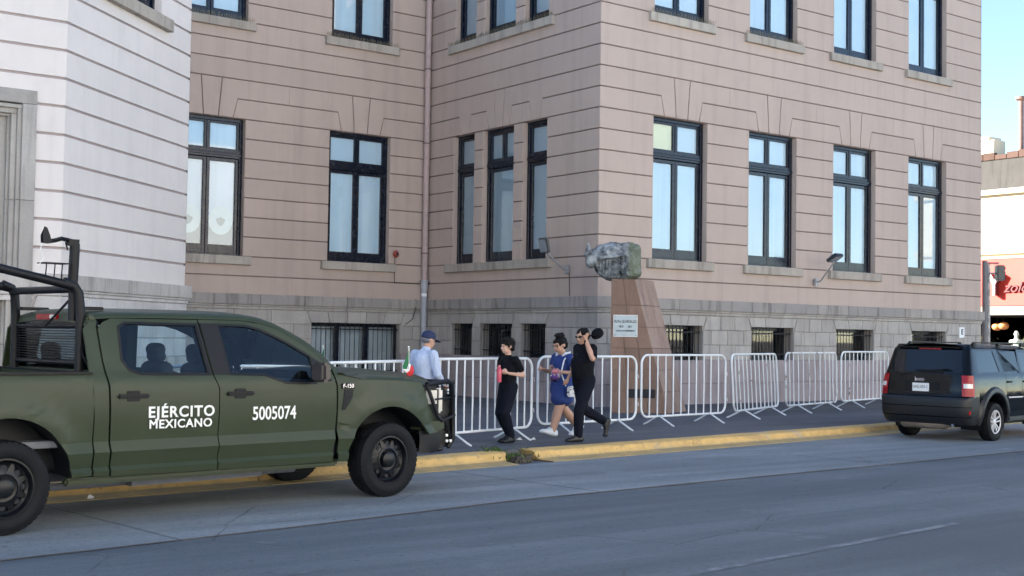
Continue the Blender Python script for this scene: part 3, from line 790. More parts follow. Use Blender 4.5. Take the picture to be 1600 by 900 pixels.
for sg in (-1, 1):
    fnb = tside(sg, True); fns = tside(sg)
    bo = [(-3.395, .46), (-3.395, 1.375), (-5.35, 1.375), (-5.35, .62), (-4.80, .56)]+arc(-4.18, .42, .585, 166, 4, 22)+[(-3.60, .455)]
    panel('bed_side', bo, [], fnb, 'olive', TR, HC, [-3.5-.12*k for k in range(14)])
    panel('cab_corner', [(-3.375, .455), (-3.225, .45), (-3.255, 1.25), (-3.295, 1.48), (-3.31, 1.80), (-3.29, 1.86), (-3.36, 1.86), (-3.43, 1.78), (-3.42, 1.36), (-3.385, 1.0)], [], fns, 'olive', TR, HC, [-3.3])
    rw = [(-3.09, 1.50), (-3.03, 1.41), (-2.92, 1.372), (-2.205, 1.362), (-2.275, 1.832), (-3.02, 1.835), (-3.085, 1.80)]
    rd = panel('door', [(-3.205, .445), (-2.10, .432), (-2.105, 1.22), (-2.165, 1.36), (-2.245, 1.882), (-3.15, 1.878), (-3.24, 1.84), (-3.29, 1.78), (-3.275, 1.48), (-3.235, 1.25)], [rw], fns, 'olive', TR, HC, [-3.0, -2.7, -2.4, -2.2])
    fwn = [(-1.955, 1.362), (-1.57, 1.350), (-1.46, 1.312), (-1.32, 1.266), (-.952, 1.258), (-.975, 1.525), (-1.08, 1.58), (-1.24, 1.665), (-1.40, 1.738), (-1.55, 1.795), (-1.70, 1.828), (-2.025, 1.835)]
    fd = panel('door', [(-2.088, .432), (-.715, .412), (-.68, .84), (-.69, 1.22), (-.74, 1.40), (-.86, 1.525), (-1.02, 1.64), (-1.18, 1.727), (-1.34, 1.803), (-1.5, 1.853), (-1.75, 1.882), (-2.23, 1.885), (-2.152, 1.36), (-2.093, 1.22)], [fwn], fns, 'olive', TR, HC, [-1.9, -1.6, -1.3, -1.0, -.85])
    # glass panes set slightly inside
    for dr, wo in ((rd, rw), (fd, fwn)):
        panel('window', wo, [], lambda s, h, g=sg: (s, g*(tyf(s, h)-.012), h), 'tglass', dr, (1.5, 1.65), (), thick=0)
        c = Vector((sum(p[0] for p in wo)/len(wo), sum(p[1] for p in wo)/len(wo)))
        k_ = [tuple(c+(Vector(p)-c)*1.0) for p in wo]; k2 = inset(k_, -.016); k3 = inset(k_, .008)
        panel('window_seal', k2, [k3], lambda s, h, g=sg: (s, g*(tyf(s, h)+.003), h), 'blackpl', dr, (), (), thick=.012)
    panel('pillar_trim', [(-2.27, 1.845), (-2.19, 1.350), (-2.165, 1.350), (-2.243, 1.855)], [], lambda s, h, g=sg: (s, g*(tyf(s, h)+.005), h), 'blackpl', rd, (1.5, 1.65), thick=.012)
    panel('pillar_trim', [(-2.222, 1.850), (-2.146, 1.352), (-1.965, 1.352), (-2.035, 1.850)], [], lambda s, h, g=sg: (s, g*(tyf(s, h)+.005), h), 'blackpl', fd, (1.5, 1.65), thick=.012)
    panel('sail_trim', [(-.945, 1.262), (-.965, 1.525), (-.86, 1.47), (-.77, 1.37), (-.745, 1.27)], [], lambda s, h, g=sg: (s, g*(tyf(s, h)+.005), h), 'blackpl', fd, (1.37,), thick=.012)
    for dr, hs, hh in ((rd, -3.01, 1.165), (fd, -1.865, 1.165)):
        y = sg*tyf(hs, hh)
        rbox('door_handle', (hs-.155, y-.028, hh-.022), (hs+.155, y+.028+.0, hh+.022), 'blackpl', dr, .012)
        rbox('handle_cup', (hs-.065, y-.008, hh-.05), (hs+.065, y+.008, hh+.05), 'blackpl', dr, .007)
    # fender
    fo = [(-.655, .425), (-.60, .425)]+[(p[0], p[1]) for p in arc(.04, .41, .575, 178, 26, 20)]+[(.58, .655), (.735, .665), (.76, .80), (.68, .83), (.58, .98), (.505, 1.17), (.47, 1.235), (.2, 1.262), (0, 1.275), (-.33, 1.285), (-.60, 1.335), (-.715, 1.40), (-.668, 1.22), (-.658, .84)]
    fe = panel('fender', fo, [], fns, 'olive', TR, HC, [-.5+.12*k for k in range(11)])
    # wheel-arch lip and inner arch
    for cx, cz in ((.04, .41), (-4.18, .42)):
        mb = MB(); n = 22; A0, A1 = (178, 26) if cx > 0 else (166, 4); R_a = .575 if cx > 0 else .585
        for k in range(n+1):
            a = radians(A0+(A1-A0)*k/n); s, h = cx+R_a*cos(a), cz+R_a*sin(a)
            y = tyf(s, h, cx < 0); mb.v += [(s, sg*y, h), (s, sg*(y-.05), h+.0), (s, sg*.45, h)]
        mb.f = [(3*k+j, 3*k+3+j, 3*k+4+j, 3*k+1+j) for k in range(n) for j in (0, 1)]
        mb.build('wheel_housing', 'blackpl', TR, 40)
    rbox('rocker', (-3.62, sg*.90-.05, .375), (-.62, sg*.90+.05, .445), 'olive', TR, .02)
# vent badge on the near fender and on the far one
for sg in (-1, 1):
    y = tyf(-.53, 1.2)
    rbox('badge', (-.625, sg*(y+.004)-.008, 1.185), (-.455, sg*(y+.004)+.008, 1.245), 'blackpl', TR, .006)
    panel('fender_vent', [(-.585, 1.18), (-.47, 1.18), (-.48, 1.10), (-.57, .965), (-.612, .965), (-.60, 1.06)], [], lambda s, h, g=sg: (s, g*(tyf(s, h)+.007), h), 'blackpl', TR, (1.1,), thick=.012)
place_text('badge_lettering', 'F-150', .062, (-.54, -(tyf(-.53, 1.2)+.0135), 1.215), (1, 0, 0), (0, -1, 0), 'chrome', TR, ext=.001, bold=.002)
yd = -(tyf(-2.5, 1.0)+.003)
t1 = place_text('lettering', 'EJÉRCITO', .142, (-2.505, yd, 1.004), (1, 0, -.006), (0, -1, .02), 'decal', rd, ext=.0008, bold=.0040, spacing=1.14)
t2 = place_text('lettering', 'MEXICANO', .112, (-2.512, yd, .893), (1, 0, -.006), (0, -1, .02), 'decal', rd, ext=.0008, bold=.0030, spacing=1.1)
t3 = place_text('lettering', '5005074', .185, (-1.46, yd, .955), (1, 0, -.006), (0, -1, .02), 'decal', fd, ext=.0008, bold=.0032)
for t, L in ((t1, .70), (t2, .665), (t3, .52)):
    vs = t.data.vertices; a = min(v.co.x for v in vs); b = max(v.co.x for v in vs); c = (a+b)/2
    for v in vs: v.co.x = c+(v.co.x-c)*L/(b-a)
for t in (t1, t2, t3):                       # lettering follows the near door, not the far one
    t.parent = [o for o in TR.children if o.name.startswith('door') and min(v.co.y for v in o.data.vertices) < -.9][0 if t is not t3 else 1]
# roof, A pillars, screens
rail = [(-3.43, 1.76), (-3.40, 1.83), (-3.33, 1.868), (-3.14, 1.882), (-2.8, 1.888), (-2.5, 1.890), (-2.2, 1.890), (-1.95, 1.889), (-1.75, 1.887), (-1.6, 1.873), (-1.5, 1.857), (-1.42, 1.833), (-1.34, 1.806), (-1.18, 1.731), (-1.02, 1.643), (-.86, 1.528), (-.74, 1.405), (-.66, 1.345)]
rows = []
for s, h in rail:
    y = tyf(s, h); f_ = sstep(-1.5, -.8, s)
    rows.append([(s, -y, h), (s+.012, -(y-.008), h+.022), (s+.02+.02*f_, -(y-.045), h+.048), (s+.03+.04*f_, -(y-.10), h+.058-.01*f_)])
nr = 11                                     # roof ends after rail index 10
for sg in (1, -1):
    grid('roof_rail', [[(p[0], p[1]*sg, p[2]) for p in r] for r in rows], 'olive', TR, 40)
rf = []
for r, (s, h) in list(zip(rows, rail))[:nr+1]:
    e = r[3]; q = []
    for k in range(13):
        t = -1+2*k/12; cr = .038*(1-t*t); fwd = .10*sstep(-2.0, -1.42, s)*(1-t*t)
        q.append((e[0]+fwd, e[1]*-t, e[2]+cr))
    rf.append(q)
grid('roof', rf, 'olive', TR, 40)
ws = []
for r, (s, h) in list(zip(rows, rail))[nr:]:
    e = r[3]; t0 = (s+1.42)/(.76); q = []
    for k in range(13):
        t = -1+2*k/12; q.append((e[0]+(.10+.14*max(0, t0))*(1-t*t), e[1]*-t, e[2]+(.038-.03*max(0, t0))*(1-t*t)))
    ws.append(q)
grid('windscreen', ws, 'tglass', TR, 60)
bw = [[(-3.375+.02*(1-h), t*(.80-.06*h), 1.40+.46*h) for t in (-1, -.6, -.2, .2, .6, 1)] for h in (0, .5, 1)]
grid('rear_window', bw, 'tglassd', TR, 60)
rbox('cab_back', (-3.385, -.93, .45), (-3.36, .93, 1.40), 'olive', TR, .01)
rbox('cab_back', (-3.385, -.80, 1.845), (-3.30, .80, 1.90), 'olive', TR, .02)
bl = rbox('brake_light', (-3.41, -.22, 1.862), (-3.38, .22, 1.915), 'redlamp', TR, .008); rbox('clear_lens', (-3.415, -.20, 1.872), (-3.40, -.08, 1.908), 'lampglass', bl, .004)
rbox('roof_strip', (-3.42, -.60, 1.952), (-3.12, -.54, 1.985), 'blackpl', TR, .01); rbox('roof_strip', (-3.42, .54, 1.952), (-3.12, .60, 1.985), 'blackpl', TR, .01)
# hood
rows = []
for k in range(15):
    s = -.66+1.50*k/14; q = []
    zc = interp([(-.7, 1.36), (-.45, 1.385), (-.2, 1.40), (.16, 1.385), (.54, 1.35), (.77, 1.31), (.90, 1.25)], s)
    for t in (-1, -.965, -.91, -.84, -.78, -.7, -.62, -.56, -.5, -.3, 0, .3, .5, .56, .62, .7, .78, .84, .91, .965, 1):
        a = abs(t); ed = tyf(s, 1.22)
        ze = interp([(-.7, 1.38), (-.6, 1.335), (-.33, 1.285), (0, 1.275), (.2, 1.262), (.47, 1.235), (.9, 1.19)], s)
        top = zc-.055*a*a-(.022 if .6 < a < .8 else (.010 if a >= .56 and a <= .6 else .012 if a >= .8 else 0))
        z = ze if a > .99 else (ze+(top-ze)*(.55 if a > .95 else .86 if a > .9 else 1))
        ss = s+(0 if k < 13 else (.05 if k == 13 else .08)*(1-a*a)) - (.20*a**4 if k > 12 else .10*a**6 if k > 10 else 0)
        q.append((ss, t*ed*(1 if a < .999 else 1.0), z))
    rows.append(q)
grid('hood', rows, 'olive', TR, 30)
rbox('cowl', (-.72, -.80, 1.27), (-.42, .80, 1.35), 'blackpl', TR, .02)
# front end
rbox('grille', (.60, -.66, .80), (.86, .66, 1.20), 'blackpl', TR, .03)
for z in (.90, 1.0, 1.10): rbox('grille_bar', (.86, -.62, z-.02), (.885, .62, z+.02), 'blackpl', TR, .008)
for sg in (-1, 1):
    M = Matrix.Rotation(radians(-14)*sg*-1, 4, 'Z')
    o = rbox('headlight', (.50, sg*.79-.11, .83), (.76, sg*.79+.11, 1.19), 'blackpl', TR, .04)
    rbox('lens', (.69, sg*.84-.06, .88), (.775, sg*.84+.06, 1.16), 'lampglass', o, .02); rbox('lens', (.56, sg*.895-.012, .98), (.70, sg*.895+.012, 1.15), 'lampglass', o, .008)
    rbox('front_apron', (.52, sg*.80-.125, .655), (.80, sg*.80+.125, .835), 'olive', TR, .04)
rows = []
for z, o_ in ((.44, -.06), (.47, 0), (.60, .02), (.66, .0), (.69, -.03)):
    rows.append([(x+o_*(1 if x > .7 else .3), y, z) for x, y in ((.50, -.90), (.62, -.925), (.74, -.89), (.82, -.72), (.86, -.4), (.875, 0), (.86, .4), (.82, .72), (.74, .89), (.62, .925), (.50, .90))])
grid('front_bumper', rows, 'blackpl', TR, 35)
rbox('bumper_trim', (.55, -.91, .655), (.80, .91, .675), 'rimlight', TR, .008)
# brush guard
gd = MB()
for sg in (-1, 1):
    gd.tube([(.56, sg*.93, 1.21), (.82, sg*.90, 1.245), (.90, sg*.86, 1.22), (.97, sg*.80, 1.07), (1.02, sg*.76, .93), (1.03, sg*.76, .56), (.95, sg*.76, .47)], .030, 8)
    gd.tube([(.56, sg*.93, 1.21), (.60, sg*.95, 1.06), (.68, sg*.94, .84), (.74, sg*.93, .795), (.98, sg*.80, .83)], .019, 8)
    gd.tube([(.66, sg*.94, 1.04), (.98, sg*.79, 1.05)], .012, 6)
    gd.tube([(.90, sg*.76, .80), (.99, sg*.76, .58)], .018, 6)
for z in (.58, .84, 1.06, 1.22): gd.tube([(1.01-.10*max(0, z-1), -.80, z), (1.02-.10*max(0, z-1), .80, z)], .026, 8)
for y in (-.3, .3): gd.tube([(.92, y, 1.22), (1.02, y, .95), (1.03, y, .52)], .030, 8)
GD = gd.build('brush_guard', 'iron', TR, 40)
for sg in (-1, 1): MB().prism([(.84, .47), (1.02, .47), (1.03, .93), (.97, 1.08), (.88, 1.21), (.83, .84)], lambda s, h, d: (s, sg*.72+d*sg, h), 0, .006).build('guard_plate', 'meshpl', GD)
for z in (.92, .97, 1.02, 1.11, 1.16): MB().tube([(1.0-.2*max(0, z-1), -.78, z), (1.0-.2*max(0, z-1), .78, z)], .006, 5).build('guard_wire', 'iron', GD)
for dz, dx in ((.61, .91), (.545, .915), (.545, .97)): MB().lathe([(.017, 0), (.017, .02), (.001, .024)], Matrix.Translation((dx, -.775, dz)) @ Matrix.Rotation(radians(90), 4, 'X'), 10).build('bolt', 'decal', GD)
# mirrors
for sg in (-1, 1):
    m_ = rbox('mirror', (-1.04, sg*1.13-.105, 1.27), (-.93, sg*1.13+.105, 1.47), 'mirrorbrown', TR, .03)
    rbox('mirror_glass', (-1.052, sg*1.13-.085, 1.29), (-1.038, sg*1.13+.085, 1.45), 'mirrorbrown', m_, .006); rbox('mirror_arm', (-.98, sg*.98-.07, 1.29), (-.91, sg*.98+.07, 1.34), 'blackpl', m_, .015)
for sg in (-1, 1):                           # door jambs behind the panel gaps
    for pts in ([(-3.26, .5), (-3.26, 1.0), (-3.27, 1.36), (-3.30, 1.84)], [(-2.10, .5), (-2.10, 1.0), (-2.16, 1.36), (-2.235, 1.86)], [(-.69, .5), (-.68, 1.0), (-.72, 1.30)], [(-3.40, .55), (-3.40, 1.33)]):
        MB().tube([(s, sg*(tyf(s, h)-.075), h) for s, h in pts], .05, 8).build('door_jamb', 'blackpl', TR, 40)
    MB().tube([(s, sg*(tyf(s, h)-.05), h+.0) for s, h in rail[2:]], .028, 6).build('roof_frame', 'blackpl', TR, 40)
# cargo bed
rbox('bed_floor', (-5.32, -.90, .72), (-3.46, .90, .78), 'steelgrey', TR, .01)
rbox('bed_front', (-3.47, -.92, .72), (-3.435, .92, 1.37), 'olive', TR, .01)
rbox('tailgate', (-5.36, -.90, .62), (-5.30, .90, 1.375), 'olive', TR, .02)
for sg in (-1, 1): rbox('bed_rail_cap', (-5.34, sg*.925-.05, 1.368), (-3.40, sg*.925+.05, 1.392), 'blackpl', TR, .008)
rbox('bed_rail_cap', (-3.475, -.92, 1.372), (-3.40, .92, 1.39), 'blackpl', TR, .006)
# roll bars
rb = MB(); r = .044
for sg in (-1, 1):
    rb.tube([(-3.40, sg*.69, 1.39), (-3.40, sg*.695, 1.9), (-3.42, sg*.685, 2.10), (-3.46, sg*.67, 2.17), (-3.56, sg*.66, 2.205)], r, 12)
    rb.tube([(-3.46, sg*.67, 2.165), (-4.3, sg*.66, 2.33), (-5.15, sg*.66, 2.31), (-5.28, sg*.73, 2.2), (-5.28, sg*.80, 1.39)], r*.92, 12)
    rb.tube([(-3.42, sg*.75, 1.58), (-3.34, sg*.80, 1.40)], .014, 6)
rb.tube([(-3.45, -.67, 2.14), (-3.45, .67, 2.14)], r*.8, 12)
rb.tube([(-5.2, -.70, 2.28), (-5.2, .70, 2.28)], r*.9, 12)
RB = rb.build('roll_bar', 'iron', TR, 40)
hg = MB()
for z, rr in ((1.80, .02), (1.46, .02)): hg.tube([(-3.40, -.69, z), (-3.40, .69, z)], rr, 8)
hg.build('headboard_frame', 'iron', RB, 40)
for k in range(13): MB().tube([(-3.40, -.68, 1.485+.0245*k), (-3.40, .68, 1.485+.0245*k)], .0045, 5).build('headboard_wire', 'iron', RB)
# gun mount post on the cross bar
gm = MB()
gm.tube([(-3.44, -.60, 1.85), (-3.44, -.60, 2.25)], .038, 8); gm.tube([(-3.44, -.60, 2.20), (-3.43, -.60, 2.50), (-3.43, -.60, 2.56)], .046, 10)
gm.box((-3.50, -.63, 2.54), (-3.40, -.57, 2.60)); gm.tube([(-3.46, -.60, 2.585), (-3.56, -.60, 2.60), (-3.62, -.60, 2.58), (-3.70, -.60, 2.565)], .020, 8)
gm.prism([(-3.74, 2.55), (-3.66, 2.55), (-3.68, 2.62), (-3.71, 2.69), (-3.735, 2.70), (-3.745, 2.62)], lambda s, h, d: (s, -.63+d, h), 0, .012); gm.prism([(-3.74, 2.55), (-3.66, 2.55), (-3.66, 2.62), (-3.685, 2.69), (-3.71, 2.70), (-3.745, 2.62)], lambda s, h, d: (s, -.58+d, h), 0, .012)
gm.tube([(-3.52, -.60, 2.57), (-3.50, -.60, 2.50)], .008, 5)
gm.tube([(-3.44, -.56, 2.05), (-3.55, -.3, 1.80)], .012, 6)
GM = gm.build('gun_mount', 'iron', TR, 40)
MB().tube([(-3.74, -.6, 2.55), (-3.76, -.6, 2.48), (-3.72, -.6, 2.42), (-3.77, -.6, 2.34)], .004, 4).build('cord', 'decal', GM)
ca = MB(); ca.box((-3.74, -.68, 2.365), (-3.50, -.50, 2.375))
for x in (-3.73, -3.65, -3.58, -3.51): ca.tube([(x, -.68, 2.37), (x-.0, -.66, 2.22)], .006, 4)
ca.build('tray', 'iron', GM)
# interior
SEATS = []
def seat(x, y, w): SEATS.append((x, y, w))
seat(-1.72, -.40, .52); seat(-1.72, .40, .52); seat(-2.86, 0, 1.4)
rbox('dashboard', (-1.02, -.85, .95), (-.62, .85, 1.27), 'seat', TR, .06)
MB().tube([(-1.16+.06*sin(a), .40+.18*cos(a), 1.20+.17*sin(a)) for a in [2*pi*k/20 for k in range(21)]], .014, 8).build('steering_wheel', 'blackpl', TR, 40)
rbox('cabin_floor', (-3.35, -.88, .50), (-.6, .88, .62), 'seat', TR, .02)
# underbody
rbox('chassis', (-5.2, -.45, .36), (.55, .45, .50), 'steelgrey', TR, .03)
for x in (.045, -4.18): MB().tube([(x, -.84, .40), (x, .84, .40)], .05, 8).build('axle', 'iron', TR, 40)
MB().tube([(-3.9, -.55, .33), (-.9, -.55, .33)], .035, 8).build('exhaust_pipe', 'steelgrey', TR, 40)
rbox('engine_bay', (-.55, -.62, .48), (.60, .62, 1.18), 'blackpl', TR, .03)
rbox('bed_well', (-4.8, -.70, .5), (-3.55, .70, 1.1), 'blackpl', TR, .03)
rbox('fuel_tank', (-2.9, -.75, .30), (-1.35, -.30, .46), 'steelgrey', TR, .06)
for x in (.045, -4.18):
    for sg in (-1, 1): wheel(TR, x, sg*.875, .405, .255, sg, 'steel')

# the nose reaches further forward than the first tracing
for o in TR.children_recursive:
    if o.type != 'MESH' or o.name.split('.')[0] in ('tyre', 'rim', 'spoke', 'tread', 'wheel', 'rim_ring', 'hub_cap', 'rim_hole_shade', 'brake_drum'): continue
    for v in o.data.vertices:
        if v.co.x > .32: v.co.x += .135*sstep(.32, .95, v.co.x)+.02*sstep(.32, .5, v.co.x)
# small flags clipped on the hood
MT['fgreen'] = plain('flag_green', (.01, .14, .05), .7); MT['fred'] = plain('flag_red', (.5, .02, .03), .7); MT['fwhite'] = plain('flag_white', (.75, .75, .75), .7)
TM = Matrix.Translation(TR.location) @ Matrix.Rotation(TA, 4, 'Z')
def flag(x, y, z, h, wx, label, droop, grp='small flags clipped to the hood'):
    p = TM @ Vector((x, y, z)); r_ = empty('mexican_flag', p, TA, label, 'flag', None)
    MB().tube([(0, 0, 0), (0, 0, .02)], .028, 12).build('foot', 'decal', r_, 40); MB().tube([(0, 0, .0), (0.004, 0, h)], .0065, 8).build('pole', 'decal', r_, 40)
    MB().lathe([(.001, -.012), (.010, -.006), (.011, .004), (.001, .012)], Matrix.Translation((0, 0, h+.008)), 10).build('finial', 'decal', r_, 40)
    k = h/.36
    for mt, q in (('fgreen', [(-.012, .33), (-.055, .24), (-.095, .15), (-.085, .12), (-.03, .11), (-.004, .17), (-.002, .33)]), ('fwhite', [(-.085, .118), (-.06, .09), (-.035, .075), (.0, .10), (.03, .165), (.0, .20), (-.028, .112)]), ('fred', [(-.033, .074), (-.01, .045), (.05, .045), (.072, .085), (.055, .15), (.032, .163), (.002, .10)])):
        q = [(a*k*wx/.2, b_*k) for a, b_ in q]; q += [q[0]]
        c = (sum(a for a, _ in q[:-1])/(len(q)-1), sum(b_ for _, b_ in q[:-1])/(len(q)-1))
        vs = [(a, -.012+.012*sin(a*90+b_*40), b_) for a, b_ in q[:-1]]+[(c[0], -.035, c[1])]; n = len(vs)-1
        vs += [(x, y+.004, z) for x, y, z in vs]
        fs = [(i_, (i_+1) % n, n) for i_ in range(n)]+[((i_+1) % n+n+1, i_+n+1, 2*n+1) for i_ in range(n)]+[(i_, i_+n+1, (i_+1) % n+n+1, (i_+1) % n) for i_ in range(n)]
        mk('cloth', vs, fs, mt, r_, 50)
flag(.47, -.78, 1.262, .36, .2, 'small Mexican flag on the near side of the pickup hood', (.05, .23, .15))
flag(.30, .60, 1.31, .30, .08, 'small furled Mexican flag on the far side of the pickup hood', (.045, .10, .02))
# ================================================================ black compact suv
MT['jblack'] = plain('glossy_black_paint', (.002, .0025, .0035), .10, var=.1, coat=.0, spec=.28)
MT['jglass'] = plain('dark_tinted_glass', (.004, .006, .009), .05, var=.05, spec=.4)
MT['jplas'] = plain('grey_black_cladding', (.006, .007, .009), .45, var=.15)
MT['exh'] = plain('rusty_grey_muffler', (.16, .13, .10), .6, var=.25)
MT['platew'] = plain('white_number_plate', (.72, .74, .74), .4, var=.05)
JA = radians(8.0); jn = Vector((-sin(JA), cos(JA), 0)); jp = Vector((1.52, -9.33, 0))+jn*.885
JP = empty('parked_suv', (jp.x, jp.y, .006), JA, 'black boxy suv parked at the kerb at the right edge', 'suv')
JY = [(.28, .78), (.34, .83), (.5, .865), (.8, .88), (1.0, .87), (1.17, .85), (1.21, .835), (1.66, .735), (1.70, .70)]
def jyf(s, h):
    y = interp(JY, h)
    if s < -.62: y = y*(max(0., 1-(min(1., (-.62-s)/.42))**5))**.2 if s > -1.0 else y*.5
    if s > 2.9: y -= .22*((s-2.9)/.55)**2
    return y
def jside(sg, off=0.): return lambda s, h: (s, sg*(jyf(s, h)+off), h)
JH = (.34, .5, .62, .72, .8, .9, 1.0, 1.1, 1.17, 1.21, 1.4, 1.55)
xr = lambda z: interp([(.30, -.94), (.36, -1.02), (.50, -1.07), (.76, -1.075), (.80, -1.04), (.82, -1.0), (1.0, -.985), (1.2, -.945), (1.24, -.93), (1.64, -.76), (1.69, -.71), (1.74, -.62)], z)
def rear_pt(z, t, off=0.):
    """t -1..1 from right corner to left corner along the wrap-round rear"""
    a = t*radians(90); b = interp(JY, z)+off; x0 = -.62; A = x0-xr(z)+off
    c, s_ = cos(a), sin(a); n = 2/6.5
    return (x0-A*abs(c)**n, (1 if t > 0 else -1)*b*abs(s_)**n, z)
def rear_grid(name, zs, t0, t1, mat, n=18, off=0., par=None, smooth=35):
    rows = [[rear_pt(z, t0+(t1-t0)*k/n, off) for k in range(n+1)] for z in zs]
    return grid(name, rows, mat, par or JP, smooth)
ts = lambda y, z: (1 if y > 0 else -1)*math.degrees(math.asin(min(1, (abs(y)/interp(JY, z))**2.5)))/90
rear_grid('rear_bumper', [.30, .33, .36, .42, .50, .62, .74, .77, .79, .80, .805], -1, 1, 'jplas', 48)
for z0_, z1_ in ((.44, .455), (.62, .632)): rear_grid('bumper_crease', [z0_, (z0_+z1_)/2, z1_], -.86, .86, 'jblack', 40, .010)
for q in (-1, 1): rear_grid('reflector', [.50, .56], q*.80, q*.70, 'redlamp', 6, .008)
rear_grid('bumper_step', [.80, .806, .812], -.96, .96, 'jblack', 48, .004)
rear_grid('tailgate', [.81, .86, .92, 1.0, 1.08, 1.15, 1.2, 1.235], -1, 1, 'jblack', 48)
rear_grid('rear_pillar', [1.235, 1.3, 1.4, 1.5, 1.6, 1.64], -1, ts(-.62, 1.4), 'jblack', 10); rear_grid('rear_pillar', [1.235, 1.3, 1.4, 1.5, 1.6, 1.64], ts(.62, 1.4), 1, 'jblack', 10)
rear_grid('rear_window', [1.235, 1.35, 1.5, 1.64], ts(-.62, 1.4), ts(.62, 1.4), 'jglass', 16, -.002)
rear_grid('tailgate_top', [1.64, 1.66, 1.69, 1.72, 1.74], -1, 1, 'jblack', 40)
for sg in (-1, 1):
    tl = rear_grid('tail_light', [.82, .86, 1.0, 1.1, 1.19], sg*.90, ts(sg*.66, 1.0), 'redlamp', 10, .012)
    rear_grid('reversing_lens', [.965, 1.045], sg*.80, ts(sg*.69, 1.0), 'lampglass', 8, .019, tl)
# number plate recess, plate, badge, wiper, high brake light
cx = lambda y, z: rear_pt(z, ts(y, z))[0]
def onrear(name, y0, y1, z0, z1, mat, th=.02, par=None, r=.004):
    xm = min(cx(y0, (z0+z1)/2), cx(y1, (z0+z1)/2)); return rbox(name, (xm-th, y0, z0), (xm+.02, y1, z1), mat, par or JP, r)
onrear('plate_recess', -.30, .36, .845, 1.06, 'blackpl', .004)
np2 = onrear('number_plate', -.10, .22, .885, 1.035, 'platew', .014)
xm = min(v.co.x for v in np2.data.vertices)
place_text('plate_lettering', 'UAG-055-C', .075, (xm-.001, .06, .965), (0, -1, 0), (-1, 0, 0), 'blackpl', np2, ext=.001, sx=.8)
onrear('tailgate_handle', -.30, .36, .835, .868, 'rimlight', .03, None, .01)
place_text('badge_lettering', 'Jeep', .115, (cx(0, 1.10)-.012, .09, 1.105), (0, -1, 0), (-1, 0, 0), 'chrome', JP, ext=.004, bold=.003)
rbox('brake_light', (cx(0, 1.66)-.03, -.22, 1.645), (cx(0, 1.66)+.03, .22, 1.675), 'redlamp', JP, .01)
rbox('spoiler', (cx(0, 1.68)-.07, -.60, 1.672), (cx(0, 1.68)+.15, .60, 1.70), 'jblack', JP, .012)
xw = cx(0, 1.27)
MB().tube([(xw-.03, -.05, 1.26), (xw-.035, -.42, 1.30), (xw-.035, -.45, 1.30)], .012, 6).build('wiper_arm', 'blackpl', JP, 40); rbox('wiper_motor', (xw-.04, -.35, 1.225), (xw+.01, .10, 1.275), 'blackpl', JP, .02)
MB().tube([(xw-.025, -.50, 1.285), (xw-.025, .20, 1.27)], .008, 6).build('wiper_blade', 'blackpl', JP, 40)
wz_ = .35
